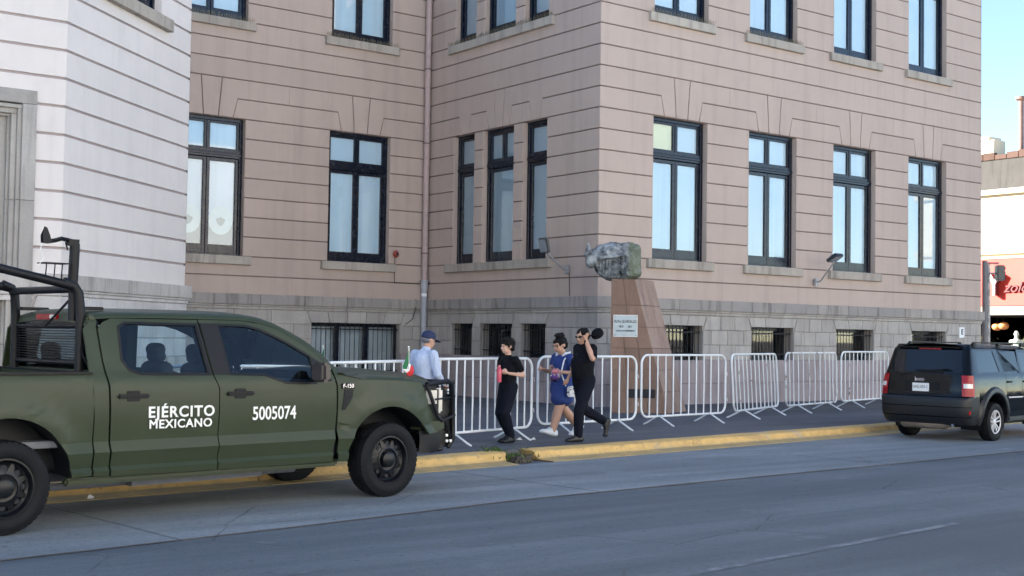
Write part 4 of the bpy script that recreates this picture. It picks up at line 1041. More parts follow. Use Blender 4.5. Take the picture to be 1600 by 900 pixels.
for sg in (-1, 1):
    fn = jside(sg)
    qo = [(-.63, .80), (-.63, 1.66), (.345, 1.66), (.50, 1.21), (.50, .82)]+[(x, z) for x, z in arc(0, .37, .50, 62, 137, 12)]
    qw = [(-.58, 1.245), (-.50, 1.60), (-.46, 1.62), (.17, 1.625), (.30, 1.25)]
    qp = panel('quarter_panel', qo, [qw], fn, 'jblack', JP, JH, (-.4, -.2, .1))
    panel('window', qw, [], jside(sg, -.008), 'jglass', qp, (), (), thick=0)
    do = [(.51, .80), (.51, 1.21), (.36, 1.655), (1.18, 1.66), (1.20, .42), (.60, .42), (.56, .62)]
    dw = [(.46, 1.25), (.335, 1.62), (1.12, 1.625), (1.13, 1.25)]
    dr = panel('door', do, [dw], fn, 'jblack', JP, JH, (.8, 1.0)); panel('window', dw, [], jside(sg, -.008), 'jglass', dr, (), (), thick=0)
    panel('window_post', [(.62, 1.25), (.52, 1.62), (.55, 1.62), (.655, 1.25)], [], jside(sg, .0), 'jblack', dr, (), (), thick=.01)
    fo = [(1.21, .42), (1.19, 1.66), (1.72, 1.655), (2.15, 1.26), (2.16, .42)]; fw2 = [(1.26, 1.25), (1.25, 1.62), (1.70, 1.61), (2.02, 1.30), (2.0, 1.25)]
    dr2 = panel('door', fo, [fw2], fn, 'jblack', JP, JH, (1.5, 1.8)); panel('window', fw2, [], jside(sg, -.008), 'jglass', dr2, (), (), thick=0)
    panel('fender', [(2.17, .42)]+arc(2.635, .37, .48, 174, 10, 16)+[(3.2, .45), (3.3, .9), (2.95, 1.05), (2.17, 1.21)], [], fn, 'jblack', JP, JH, (2.5, 2.9))
    for d_, hs in ((dr, .64), (dr2, 1.34)):
        y = sg*jyf(hs, 1.06); rbox('door_handle', (hs-.09, y-.03, 1.045), (hs+.09, y+.03, 1.08), 'blackpl', d_, .012)
        rbox('door_moulding', (.58 if d_ is dr else 1.23, sg*jyf(.8, .78)-.012, .765), (1.18 if d_ is dr else 2.14, sg*jyf(.8, .78)+.012, .79), 'alloy', d_, .005)
    rbox('side_step', (.56, sg*.84-.05, .34), (2.15, sg*.84+.05, .42), 'jplas', JP, .02)
    # wheel arch flares
    for cx_ in (0, 2.635):
        rows = []
        for k in range(19):
            a = radians(202-224*k/18) if cx_ == 0 else radians(196-212*k/18); row = []
            for rr, of_ in ((.445, -.06), (.448, .03), (.47, .045), (.53, .04), (.575, -.02)):
                ex = 1.12; s = cx_+rr*ex*cos(a); h = max(.30, .37+rr*1.10*sin(a)); row.append((s, sg*(interp(JY, h)+of_), h))
            rows.append(row)
        grid('arch_flare', rows, 'jplas', JP, 35)
        mb = MB()
        for k in range(19):
            a = radians(200-220*k/18); s, h = cx_+.50*cos(a), .37+.49*sin(a); mb.v += [(s, sg*.83, h), (s, sg*.45, h)]
        mb.f = [(2*k, 2*k+2, 2*k+3, 2*k+1) for k in range(18)]; mb.build('wheel_housing', 'blackpl', JP, 40)
    rbox('roof_rail', (-.35, sg*.62-.022, 1.762), (1.75, sg*.62+.022, 1.79), 'blackpl', JP, .011)
    for x in (-.32, .7, 1.72): rbox('rail_foot', (x-.07, sg*.62-.03, 1.71), (x+.07, sg*.62+.03, 1.77), 'blackpl', JP, .012)
    rbox('mirror', (1.98, sg*.98-.10, 1.17), (2.08, sg*.98+.10, 1.33), 'jblack', JP, .03)
rows = []
for s in (-.66, -.55, -.40, 0, .5, 1.0, 1.45, 1.72):
    w_ = .72 if s > -.5 else .70; rows.append([(s-(.05*(1-(k/6)**2) if s < -.5 else 0), w_*k/6, 1.665+.085*(1-abs(k/6)**4)) for k in range(-6, 7)])
grid('roof', rows, 'blackpl', JP, 45)
rows = []
for q in range(6):
    t = q/5; s = 1.72+.50*t; rows.append([(s+.10*(1-(k/6)**2), (.685+.12*t)*k/6, 1.655-.42*t+.065*(1-abs(k/6)**3.5)*(1-t)) for k in range(-6, 7)])
grid('windscreen', rows, 'jglass', JP, 45)
rows = []
for q in range(8):
    t = q/7; s = 2.2+1.12*t; rows.append([(s+.08*(1-(k/6)**2), (.84-.16*t**2)*k/6, 1.225-.14*t+.03*(1-(k/6)**2)) for k in range(-6, 7)])
grid('hood', rows, 'jblack', JP, 45)
rbox('front_end', (3.05, -.70, .45), (3.36, .70, 1.09), 'jblack', JP, .06); rbox('front_bumper', (3.0, -.80, .32), (3.46, .80, .62), 'jplas', JP, .06)
for k in range(7): rbox('grille_slot', (3.35, -.42+.12*k-.02, .78), (3.37, -.42+.12*k+.04, 1.0), 'blackpl', JP, .005)
for sg in (-1, 1): MB().lathe([(.10, 0), (.10, .03), (.001, .045)], Matrix.Translation((3.35, sg*.56, .89)) @ Matrix.Rotation(radians(90), 4, 'Y'), 20).build('headlight', 'lampglass', JP, 40)
rbox('underbody', (-.80, -.62, .26), (3.1, .62, .42), 'blackpl', JP, .04); rbox('core', (-.40, -.60, .42), (2.1, .60, 1.2), 'blackpl', JP, .04)
MB().tube([(-.86, .50, .305), (-.86, .45, .305), (-.86, -.35, .305), (-.86, -.40, .305)], .09, 14, rs=[.06, .095, .095, .06]).build('muffler', 'exh', JP, 40)
MB().tube([(-.84, -.40, .31), (-.84, -.52, .31), (-1.0, -.55, .30)], .025, 10).build('tail_pipe', 'chrome', JP, 40)
y = -(interp(JY, .7)); 
for x in (0, 2.635):
    for sg in (-1, 1): wheel(JP, x, sg*.79, .345, .215, sg, 'alloy')
MB().tube([(0, -.75, .34), (0, .75, .34)], .04, 8).build('axle', 'iron', JP)
# ================================================================ people
MT['skin'] = plain('skin', (.46, .27, .19), .5, var=.08); MT['skin2'] = plain('light_skin', (.52, .32, .24), .5, var=.08)
MT['hair'] = plain('black_hair', (.004, .0035, .0035), .6, var=.5, scale=30, spec=.2, bmp=.6)
MT['tee'] = plain('black_cotton', (.005, .006, .009), .9, var=.3, spec=.15); MT['denim'] = plain('dark_trousers', (.006, .008, .015), .9, var=.3, spec=.15)
MT['dress'] = plain('blue_dress', (.012, .035, .17), .8, var=.2); MT['shirtb'] = plain('pale_blue_shirt', (.42, .50, .66), .8, var=.06)
MT['navy'] = plain('navy_cap_cloth', (.012, .022, .075), .8, var=.15); MT['shoe'] = plain('black_shoe', (.008, .008, .010), .5)
MT['wshoe'] = plain('white_shoe', (.62, .66, .70), .5, var=.05); MT['pink'+'b'] = plain('pink_bottle', (.55, .07, .12), .25, var=.2); MT['purple'] = plain('purple_toy', (.18, .07, .40), .5)
MT['rose'] = plain('rose_toy', (.70, .22, .24), .5); MT['wstrap'] = plain('white_strap', (.7, .72, .75), .6)
MT['eye'] = plain('eye', (.02, .015, .012), .2); MT['lip'] = plain('lips', (.34, .13, .11), .5)
for k_ in ('tee', 'denim', 'dress', 'shirtb'):      # soft folds in the cloth
    nt = MT[k_].node_tree; b = nt.nodes['Principled BSDF']; bump(nt, b, nz(nt, 1.0, 4, vec=mapped(nt, (11, 11, 5), True)), .9, .05)
def blob(name, parts, mat, parent, vox=.011, sm=4):
    bm = bmesh.new()
    for p in parts:
        if p[0] == 'c':
            a, b, ra, rb_ = Vector(p[1]), Vector(p[2]), p[3], p[4]; d = b-a; L = max(d.length, 1e-4); q = d.to_track_quat('Z', 'Y').to_matrix().to_4x4()
            M = Matrix.Translation(a) @ q; fl = p[5] if len(p) > 5 else 1
            vs = []; n = 16; k = 6; base = []
            prof = [(ra*cos(t), ra*sin(t)) for t in [-pi/2+pi/2*i/k for i in range(k)]]+[(ra, 0), (rb_, L)]+[(rb_*cos(t), L+rb_*sin(t)) for t in [pi/2*i/k for i in range(1, k+1)]]
            mb = MB().lathe([(max(r_, .0004), z) for r_, z in prof], M @ Matrix.Diagonal((1, fl, 1, 1)), n)
            o = [bm.verts.new(v) for v in mb.v]; 
            for f_ in mb.f:
                try: bm.faces.new([o[i] for i in f_])
                except ValueError: pass
            m_ = len(prof); bm.faces.new([o[j*m_] for j in range(n)][::-1]); bm.faces.new([o[j*m_+m_-1] for j in range(n)])
        else:
            c, r = Vector(p[1]), p[2]; rot = p[3] if len(p) > 3 else (0, 0, 0)
            from mathutils import Euler
            M = Matrix.Translation(c) @ Euler([radians(x) for x in rot]).to_matrix().to_4x4() @ Matrix.Diagonal((*r, 1))
            bmesh.ops.create_uvsphere(bm, u_segments=20, v_segments=12, radius=1, matrix=M)
    me = bpy.data.meshes.new('tmp'); bm.to_mesh(me); bm.free(); o = bpy.data.objects.new('tmp', me); COL.objects.link(o)
    r = o.modifiers.new('r', 'REMESH'); r.mode = 'VOXEL'; r.voxel_size = vox; r.use_smooth_shade = True
    s = o.modifiers.new('s', 'SMOOTH'); s.factor = .5; s.iterations = sm
    m2 = bpy.data.meshes.new_from_object(o.evaluated_get(bpy.context.evaluated_depsgraph_get()))
    bpy.data.objects.remove(o); bpy.data.meshes.remove(me); m2.name = name; m2.materials.clear(); m2.materials.append(MT[mat])
    if mat == 'hair' and name == 'hair':
        for v in m2.vertices:
            q = v.co; v.co = q+v.normal*(.010*noise.noise(Vector((q.x*60, q.y*60, q.z*22)))+.012*noise.noise(Vector((q.x*22, q.y*22, q.z*12))))
    for p in m2.polygons: p.use_smooth = True
    return link(bpy.data.objects.new(name, m2), parent)
def hand(w, d, side, up=(0, 0, 1), curl=.6, s=1.):
    """palm and five curled fingers; w wrist, d direction of the palm, side = thumb side vector"""
    w = Vector(w); d = Vector(d).normalized(); sd = Vector(side).normalized(); nn = d.cross(sd).normalized()
    out = [('c', w, w+d*.07*s, .026*s, .036*s, .55)]
    for k, L in enumerate((.062, .072, .067, .052)):
        b = w+d*.082*s+sd*(.030-.020*k)*s; m_ = b+(d*cos(curl*.5)+nn*sin(curl*.5))*L*.55*s; t = m_+(d*cos(curl*1.6)+nn*sin(curl*1.6))*L*.5*s
        out += [('c', b-d*.02, m_, .0095*s, .0088*s), ('c', m_, t, .0088*s, .0075*s)]
    b = w+d*.03*s+sd*.03*s; m_ = b+(d*.6+sd*.7).normalized()*.04*s; t = m_+(d*.9+nn*.4).normalized()*.032*s
    return out+[('c', b, m_, .0125*s, .0105*s), ('c', m_, t, .0105*s, .009*s)]
def head(c, az, tilt=0., s=1.):
    """skull, jaw, nose, ears; returns parts and the head matrix (x = face direction)"""
    M = Matrix.Translation(c) @ Matrix.Rotation(radians(az), 4, 'Z') @ Matrix.Rotation(radians(tilt), 4, 'Y')
    P = lambda x, y, z: M @ Vector((x*s, y*s, z*s)); R = (0, tilt, az)
    parts = [('e', P(-.012, 0, .025), (.098*s, .077*s, .098*s), R), ('e', P(.03, 0, -.045), (.062*s, .056*s, .072*s), R), ('e', P(.052, 0, -.085), (.030*s, .032*s, .028*s), R),
             ('c', P(.085, 0, .012), P(.108, 0, -.028), .010*s, .0155*s), ('e', P(.082, 0, .03), (.018*s, .055*s, .012*s), R), ('e', P(.088, 0, -.062), (.012*s, .026*s, .010*s), R),
             ('e', P(-.01, .079*s/s, -.005), (.024*s, .011*s, .034*s), R), ('e', P(-.01, -.079, -.005), (.024*s, .011*s, .034*s), R),
             ('e', P(.058, .034, -.025), (.028*s, .022*s, .024*s), R), ('e', P(.058, -.034, -.025), (.028*s, .022*s, .024*s), R)]
    return parts, M, P, R
def face(par, P, R, s=1., lips=True):
    for q in (-1, 1):
        MBx = blob('eye', [('e', P(.082, q*.031, .004), (.010*s, .014*s, .0065*s), R)], 'eye', par, .004, 1)
        blob('eyebrow', [('c', P(.088, q*.018, .028), P(.080, q*.048, .026), .0045, .0035)], 'hair', par, .003, 1)
    blob('lips', [('c', P(.0985, -.016, -.062), P(.0985, .016, -.062), .0055, .0055)], 'lip', par, .003, 1)
def leg(h, k, a, rt=.075, rk=.052, ra=.04): return [('c', h, k, rt, rk), ('c', k, (Vector(k)*.6+Vector(a)*.4), rk*.97, rk*.98), ('c', (Vector(k)*.6+Vector(a)*.4), a, rk*.95, ra)]
def shoe(a, d, L=.25, mat='shoe', par=None, w=.042, name='shoe'):
    a = Vector(a); d = Vector(d).normalized(); u = Vector((0, 0, 1)); u = (u-d*u.dot(d)).normalized()
    return blob(name, [('c', a-d*.055-u*.045, a+d*(L-.11)-u*.052, w, w*.85), ('c', a-d*.05-u*.015, a+d*.03-u*.02, w*.95, w*.9), ('c', a-u*.0+u*.02, a+d*.08-u*.035, w*.85, w*.8), ('e', a+d*(L-.10)-u*.055, (.05, .046, .030), (0, 0, math.degrees(math.atan2(d.y, d.x))))], mat, par, .010, 3)
# pickup seats (rounded shapes)
for x, y, w in SEATS:
    o = blob('seat', [('c', (x-.02, y-w/2+.09, .88), (x-.02, y+w/2-.09, .88), .085, .085), ('c', (x+.2, y-w/2+.09, .88), (x+.2, y+w/2-.09, .88), .09, .09), ('c', (x+.1, y-w/2+.09, .88), (x+.1, y+w/2-.09, .88), .085, .085)], 'seat', TR, .025, 2)
    blob('seat_back', [('c', (x-.16-.03*k, y-w/2+.09, .95+.105*k), (x-.16-.03*k, y+w/2-.09, .95+.105*k), .085, .085) for k in range(5)], 'seat', o, .025, 2)
    for hy in ([y] if w < .7 else [y-.42, y+.42]): blob('headrest', [('c', (x-.29, hy-.075, 1.50), (x-.29, hy+.075, 1.50), .065, .065), ('c', (x-.30, hy-.07, 1.575), (x-.30, hy+.07, 1.575), .07, .07)], 'seat', o, .02, 2)
# ---- man in black, lifting his cap
G = .152
mn = empty('person', (-6.63, -7.40, G), radians(176), 'man in black T-shirt and trousers lifting a black cap beside his head', 'person')
hp, HM, HP, HR = head((.05, .02, 1.60), 8, 10)
arm_l = [('c', (-.02, .19, 1.42), (.07, .31, 1.27), .052, .044), ('c', (.07, .31, 1.27), (.09, .25, 1.40), .043, .042), ('c', (.09, .25, 1.40), (.09, .17, 1.54), .041, .029)]
arm_r = [('c', (-.02, -.20, 1.42), (-.06, -.25, 1.15), .050, .042), ('c', (-.06, -.25, 1.15), (.10, -.25, .97), .041, .027)]
lm = leg((0, .09, .90), (.15, .10, .49), (.16, .10, .10)); rm = leg((0, -.09, .90), (-.06, -.10, .50), (-.46, -.10, .30))
body = hp+[('c', (0, 0, 1.44), (.03, .01, 1.56), .058, .056), ('c', (0, 0, 1.0), (0, 0, 1.28), .10, .11), ('c', (0, .08, .92), (0, -.08, .92), .09, .09), ('c', (-.01, .15, 1.405), (-.01, -.15, 1.405), .045, .045)]+arm_l+arm_r+lm+rm+hand((.09, .17, 1.54), (-.10, .05, 1), (1, 0, 0), curl=.9)+hand((.10, -.25, .97), (.4, 0, -1), (1, 0, 0), curl=.9)
bd = blob('body', body, 'skin', mn)
blob('t_shirt', [('c', (.02, 0, 1.02), (.03, 0, 1.18), .168, .178), ('c', (.02, 0, 1.18), (-.01, 0, 1.36), .175, .152), ('c', (-.02, .14, 1.41), (-.02, -.14, 1.41), .072, .072), ('c', (0, 0, 1.40), (.01, 0, 1.475), .11, .070), ('c', (-.02, .18, 1.42), (.045, .275, 1.305), .074, .066), ('c', (-.02, -.19, 1.42), (-.055, -.245, 1.24), .072, .066), ('c', (0, .05, .94), (0, -.05, .94), .148, .148)], 'tee', mn)
blob('trousers', [('c', (0, .06, .93), (0, -.06, .93), .142, .142)]+leg((0, .085, .88), (.15, .10, .49), (.16, .10, .13), .115, .082, .068)+leg((0, -.085, .88), (-.06, -.10, .50), (-.43, -.10, .315), .115, .082, .068), 'denim', mn)
shoe((.16, .10, .10), (1, 0, 0), .28, 'shoe', mn); shoe((-.48, -.10, .27), (.25, 0, -.95), .28, 'shoe', mn)
blob('hair', [('e', HP(-.022, 0, .045), (.102, .083, .092), HR), ('e', HP(-.05, 0, .0), (.07, .080, .075), HR)], 'hair', bd, .01, 3)
blob('sunglasses', [('e', HP(.088, .033, .008), (.014, .030, .021), HR), ('e', HP(.088, -.033, .008), (.014, .030, .021), HR), ('c', HP(.088, -.05, .014), HP(.088, .05, .014), .006, .006), ('c', HP(.085, .060, .014), HP(-.01, .085, .012), .006, .005), ('c', HP(.085, -.060, .014), HP(-.01, -.085, .012), .006, .005)], 'eye', bd, .005, 1)
blob('lips', [('c', HP(.0985, -.016, -.062), HP(.0985, .016, -.062), .0055, .0055)], 'lip', bd, .003, 1)
blob('watch', [('c', (.09, .178, 1.505), (.09, .172, 1.525), .034, .034)], 'tee', mn, .006, 1)
place_text('shirt_print', 'SF', .05, (.20, .09, 1.33), (-.35, 1, 0), (.9, .35, .0), 'rimlight', mn, ext=.001)
cp = empty('black_cap', mn.matrix_basis @ Vector((-.10, .20, 1.685)), mn.rotation_euler.z, 'black cap held up behind the head of the man in black', 'cap')
blob('crown', [('e', (0, 0, 0), (.105, .085, .080), (0, 28, 0)), ('e', (-.01, 0, -.025), (.108, .088, .055), (0, 28, 0))], 'tee', cp, .009, 3)
blob('brim', [('e', (.115, -.0, -.035), (.075, .075, .010), (0, 12, 0))], 'tee', cp, .006, 2)
mn.scale = (1.05, 1.05, 1.02); bpy.context.view_layer.update()
# ---- boy
by = empty('person', (-7.80, -7.01, G), radians(190), 'dark haired boy in black T-shirt and trousers holding a pink bottle', 'person')
hp, HM, HP, HR = head((.03, 0, 1.465), -22, 3, .96)
B_ = hp+[('c', (0, 0, 1.27), (.02, 0, 1.40), .048, .046), ('c', (0, 0, .92), (0, 0, 1.16), .08, .08), ('c', (0, .06, .84), (0, -.06, .84), .07, .07), ('c', (0, .12, 1.255), (0, -.12, 1.255), .038, .038)]
B_ += [('c', (0, .155, 1.27), (-.10, .21, 1.03), .040, .035), ('c', (-.10, .21, 1.03), (.12, .12, 1.06), .035, .024)]+hand((.12, .12, 1.06), (.9, -.45, .25), (0, 0, 1), curl=1.0, s=.92)
B_ += [('c', (0, -.155, 1.27), (-.04, -.22, 1.04), .040, .035), ('c', (-.04, -.22, 1.04), (.14, -.09, 1.10), .035, .024)]+hand((.14, -.09, 1.10), (.9, .6, .0), (0, 0, 1), curl=-1.0, s=.92)
B_ += leg((0, .08, .82), (.16, .08, .46), (.0, .07, .09))+leg((0, -.08, .82), (.10, -.08, .45), (-.12, -.08, .10))
bb = blob('body', B_, 'skin2', by)
blob('t_shirt', [('c', (0, 0, .88), (0, 0, 1.14), .115, .122), ('c', (0, .03, 1.1), (0, -.03, 1.2), .120, .12), ('c', (0, .11, 1.26), (0, -.11, 1.26), .060, .060), ('c', (0, 0, 1.24), (.01, 0, 1.305), .085, .058), ('c', (0, .145, 1.265), (-.065, .19, 1.12), .060, .056), ('c', (0, -.145, 1.265), (-.03, -.20, 1.12), .060, .056)], 'tee', by)
blob('trousers', [('c', (0, .05, .85), (0, -.05, .85), .115, .115)]+leg((.02, .075, .80), (.15, .08, .46), (.0, .07, .12), .102, .080, .062)+leg((0, -.075, .80), (.09, -.08, .45), (-.12, -.08, .13), .102, .080, .062), 'denim', by)
shoe((.0, .07, .095), (1, .1, 0), .26, 'shoe', by); shoe((-.12, -.08, .10), (1, -.2, -.1), .26, 'shoe', by)
blob('hair', [('e', HP(-.020, 0, .058), (.106, .088, .086), HR), ('e', HP(-.055, 0, .005), (.064, .082, .08), HR), ('e', HP(.062, .01, .085), (.036, .058, .026), HR), ('e', HP(.01, 0, .10), (.095, .085, .045), HR), ('c', HP(.085, .05, .055), HP(.095, -.01, .07), .016, .020), ('c', HP(.095, -.01, .07), HP(.085, -.055, .05), .018, .014), ('c', HP(.03, .083, .05), HP(.012, .085, -.012), .018, .012), ('c', HP(.03, -.083, .05), HP(.012, -.085, -.012), .018, .012), ('e', HP(-.07, 0, -.04), (.045, .07, .04), HR), ('c', HP(.0, .08, .03), HP(.0, .082, .0), .016, .012), ('c', HP(.0, -.08, .03), HP(.0, -.082, .0), .016, .012)], 'hair', bb, .010, 2)
face(bb, HP, HR, .96)
bt = empty('pink_bottle', by.matrix_basis @ Vector((.235, .03, .93)), 0, 'pink bottle held at the chest by the boy', 'bottle')
MB().lathe([(.001, 0), (.034, 0), (.036, .02), (.036, .17), (.030, .20), (.016, .22)], Matrix(), 18).build('bottle_body', 'pinkb', bt, 40)
MB().lathe([(.020, .22), (.021, .25), (.001, .252)], Matrix(), 14).build('cap', 'rose', bt, 40)
# ---- woman in blue dress
wo = empty('person', (-6.28, -6.45, G), radians(178), 'woman in blue dress with a hair bun and glasses walking in white shoes', 'person')
hp, HM, HP, HR = head((.06, .0, 1.43), 6, 14, .97)
W_ = hp+[('c', (0, 0, 1.25), (.035, 0, 1.37), .050, .048), ('c', (0, 0, .9), (0, 0, 1.13), .09, .09), ('c', (0, .07, .84), (0, -.07, .84), .08, .08), ('c', (0, .13, 1.23), (0, -.13, 1.23), .04, .04)]
W_ += [('c', (0, .17, 1.24), (-.02, .22, 1.0), .048, .040), ('c', (-.02, .22, 1.0), (.20, .20, 1.02), .038, .026)]+hand((.20, .20, 1.02), (1, 0, .1), (0, 0, 1), curl=1.1, s=.9)
W_ += [('c', (0, -.17, 1.24), (.02, -.23, 1.0), .048, .040), ('c', (.02, -.23, 1.0), (.22, -.16, 1.05), .038, .026)]+hand((.22, -.16, 1.05), (1, .3, .0), (0, 0, 1), curl=-1.0, s=.9)
W_ += leg((0, .09, .82), (.13, .09, .46), (.23, .09, .11), .088, .066, .044)+leg((0, -.09, .82), (-.08, -.09, .45), (-.34, -.09, .15), .100, .070, .044)
wb = blob('body', W_, 'skin', wo)
blob('dress', [('c', (0, 0, 1.02), (0, 0, 1.14), .142, .150), ('c', (0, .08, 1.20), (0, -.08, 1.20), .088, .088), ('c', (0, .15, 1.24), (-.01, .185, 1.14), .066, .062), ('c', (0, -.15, 1.24), (0, -.19, 1.14), .066, .062), ('c', (0, 0, .74), (0, 0, 1.02), .175, .142), ('c', (.02, .06, .60), (0, 0, .74), .125, .165), ('c', (-.02, -.06, .60), (0, 0, .74), .125, .165), ('c', (.125, .09, .605), (.04, .07, .86), .120, .135), ('c', (-.07, .0, .61), (0, 0, .8), .10, .15)], 'dress', wo)
shoe((.23, .09, .115), (.93, 0, .28), .26, 'wshoe', wo); shoe((-.34, -.09, .15), (.8, 0, -.5), .25, 'wshoe', wo)
blob('hair', [('e', HP(-.022, 0, .045), (.104, .086, .092), HR), ('e', HP(-.055, 0, .0), (.07, .084, .082), HR), ('e', HP(-.035, 0, .150), (.066, .066, .044), HR), ('e', HP(-.01, 0, .165), (.058, .060, .030), HR)], 'hair', wb, .010, 2)
for q in (-1, 1): MB().tube([HP(.094+.0*a, q*.034+.024*cos(a), .006+.019*sin(a)) for a in [2*pi*k/14 for k in range(15)]], .0028, 5, False).build('glasses', 'eye', wb, 40)
face(wb, HP, HR, .97)
blob('collar', [('c', (.03, .09, 1.30), (.075, .03, 1.20), .020, .018), ('c', (.03, -.09, 1.30), (.075, -.03, 1.20), .020, .018), ('c', (-.02, .11, 1.31), (.03, .09, 1.30), .02, .02)], 'wstrap', wo, .008, 2)
MB().tube([(-.06, .08, 1.33), (.10, .15, 1.20), (.165, .17, 1.0), (.13, .235, .80)], .010, 6).build('bag_strap', 'wstrap', wo, 40)
wo.scale = (1.18, 1.25, 1.04)
hb = empty('handbag', wo.matrix_basis @ Vector((.06, .27, .64)), wo.rotation_euler.z, 'small white and black patterned handbag on the hip of the woman in blue', 'handbag')
m, nt, b = newmat('handbag_pattern'); v = ND(nt, 'ShaderNodeTexVoronoi', Scale=24.); nt.links.new(pos(nt, True), v.inputs['Vector']); setc(nt, b, mix(nt, rng(nt, v.outputs['Distance'], .32, .36), (.04, .04, .05), (.62, .64, .66))); MT['bagp'] = m
rbox('pouch', (-.085, -.03, 0), (.085, .03, .17), 'bagp', hb, .022)
pb = empty('plastic_bag', wo.matrix_basis @ Vector((.31, .22, .90)), 0, 'clear plastic bag of pink and purple things carried by the woman in blue', 'bag')
blob('contents', [('e', (0, 0, .04), (.07, .055, .06))], 'purple', pb, .01, 2); blob('contents', [('e', (-.02, -.02, .13), (.055, .05, .045)), ('e', (.06, .02, .12), (.05, .05, .04))], 'rose', pb, .01, 2)
MT['clearbag'] = glass('clear_plastic', (.86, .84, .90), .15, 2.0, 1.5)
blob('film', [('e', (0, 0, .07), (.10, .085, .11)), ('c', (0, 0, .14), (-.06, 0, .23), .05, .02)], 'clearbag', pb, .012, 3)
# ---- older man behind the pickup
ol = empty('person', (-9.76, -7.70, G), radians(12), 'older man in pale blue shirt and navy cap standing behind the pickup hood', 'person')
hp, HM, HP, HR = head((.06, 0, 1.545), -8, 16, 1.0)
O_ = hp+[('c', (0, 0, 1.37), (.035, 0, 1.48), .054, .052), ('c', (0, 0, .95), (-.01, 0, 1.22), .09, .10), ('c', (0, .07, .88), (0, -.07, .88), .08, .08), ('c', (-.01, .14, 1.33), (-.01, -.14, 1.33), .042, .042)]
O_ += [('c', (-.02, -.19, 1.35), (.0, -.25, 1.08), .05, .042), ('c', (.0, -.25, 1.08), (.20, -.18, .93), .04, .027)]+hand((.20, -.18, .93), (.8, .2, -.5), (0, 1, 0), curl=.9)
O_ += [('c', (-.02, .19, 1.35), (.0, .24, 1.08), .05, .042), ('c', (.0, .24, 1.08), (.20, .14, .95), .04, .027)]+hand((.20, .14, .95), (.8, -.2, -.5), (0, -1, 0), curl=.9)
O_ += leg((0, .09, .86), (.03, .09, .46), (-.02, .09, .09))+leg((0, -.09, .86), (.06, -.09, .46), (.05, -.09, .09))
ob = blob('body', O_, 'skin', ol)
blob('shirt', [('c', (.02, 0, .96), (.03, 0, 1.12), .155, .162), ('c', (.02, 0, 1.12), (-.02, 0, 1.28), .16, .150), ('c', (-.02, .13, 1.345), (-.02, -.13, 1.345), .068, .068), ('c', (-.01, 0, 1.32), (.015, 0, 1.41), .11, .068), ('c', (-.02, -.175, 1.35), (0, -.25, 1.08), .072, .058), ('c', (0, -.25, 1.08), (.165, -.19, .955), .057, .044), ('c', (-.02, .175, 1.35), (0, .24, 1.08), .072, .058), ('c', (0, .24, 1.08), (.165, .155, .97), .057, .044)], 'shirtb', ol)
blob('trousers', [('c', (.01, .06, .90), (.01, -.06, .90), .14, .14)]+leg((0, .085, .86), (.03, .09, .46), (-.02, .09, .12), .105, .078, .062)+leg((0, -.085, .86), (.06, -.09, .46), (.05, -.09, .12), .105, .078, .062), 'denim', ol)
shoe((-.02, .09, .095), (1, .1, 0), .27, 'shoe', ol); shoe((.05, -.09, .095), (1, -.1, 0), .27, 'shoe', ol)
blob('cap', [('e', HP(-.012, 0, .062), (.108, .088, .078), HR), ('e', HP(-.02, 0, .035), (.105, .087, .05), HR)], 'navy', ob, .009, 3)
blob('cap_brim', [('e', HP(.135, 0, .036), (.068, .068, .009), (HR[0], HR[1]+8, HR[2]))], 'navy', ob, .006, 2)
blob('hair', [('e', HP(-.045, 0, -.012), (.062, .080, .045), HR)], 'steelgrey', ob, .010, 2)
face(ob, HP, HR, 1.0)
# ================================================================ crowd barriers
MT['bwhite'] = plain('white_painted_steel', (.70, .74, .76), .42, var=.06)
m, nt, b = newmat('rusty_white_steel'); c = mix(nt, rng(nt, nz(nt, 7, 5), .55, .66), (.66, .69, .70), (.11, .065, .045)); setc(nt, b, c); b.inputs['Roughness'].default_value = .6; MT['brust'] = m
def barrier(p, q, h, lean, label, rust=0, nb=None, bent=0.):
    p = Vector((*p, G)); q = Vector((*q, G)); d = q-p; L = d.length; az = math.atan2(d.y, d.x)
    r = empty('crowd_barrier', p, az, label, 'barrier', 'white crowd barriers along the sidewalk')
    nb = nb or max(8, round(L/.235)-1); z0, z1, rr = .17, h, .17
    sh = lambda x, z: (x+(-lean)*(z-z0), bent*sin(x*2.1)*.06, z)
    pts = [(rr, z0)]; cn = [((L-rr, z0+rr), -90), ((L-rr, z1-rr), 0), ((rr, z1-rr), 90), ((rr, z0+rr), 180)]
    pts = []
    for (cx_, cz_), a0 in cn:
        for k in range(6): a = radians(a0+90*k/5); pts.append((cx_+rr*cos(a), cz_+rr*sin(a)))
    pts.append(pts[0]); pts.append(pts[1])
    MB().tube([sh(*t) for t in pts], .0215, 10, False).build('barrier_frame', 'brust' if rust > 1 else 'bwhite', r, 60)
    for k in range(nb):
        x = L*(k+1)/(nb+1); w = .012*random.uniform(-1, 1)*(1+3*abs(bent))
        rusty = rust and random.random() < .25
        MB().tube([sh(x, z0), sh(x+w, z0+(z1-z0)*.4), sh(x+w*.6, z0+(z1-z0)*.75), sh(x, z1)], .0135, 8, False).build('bar', 'brust' if rusty else 'bwhite', r, 60)
    for x in (L*.20, L*.80):
        X = x
        MB().tube([(X, -.36, .005), (X, -.30, .03), (X, -.03, z0), (X, .03, z0), (X, .30, .03), (X, .36, .005)], .017, 8).build('foot', 'bwhite', r, 60)
    for z in (.45, .95):
        MB().tube([sh(L-.0, z), (sh(L, z)[0]+.06, 0, z+.01), (sh(L, z)[0]+.07, 0, z-.05)], .007, 6).build('hook', 'brust', r, 60)
    return r
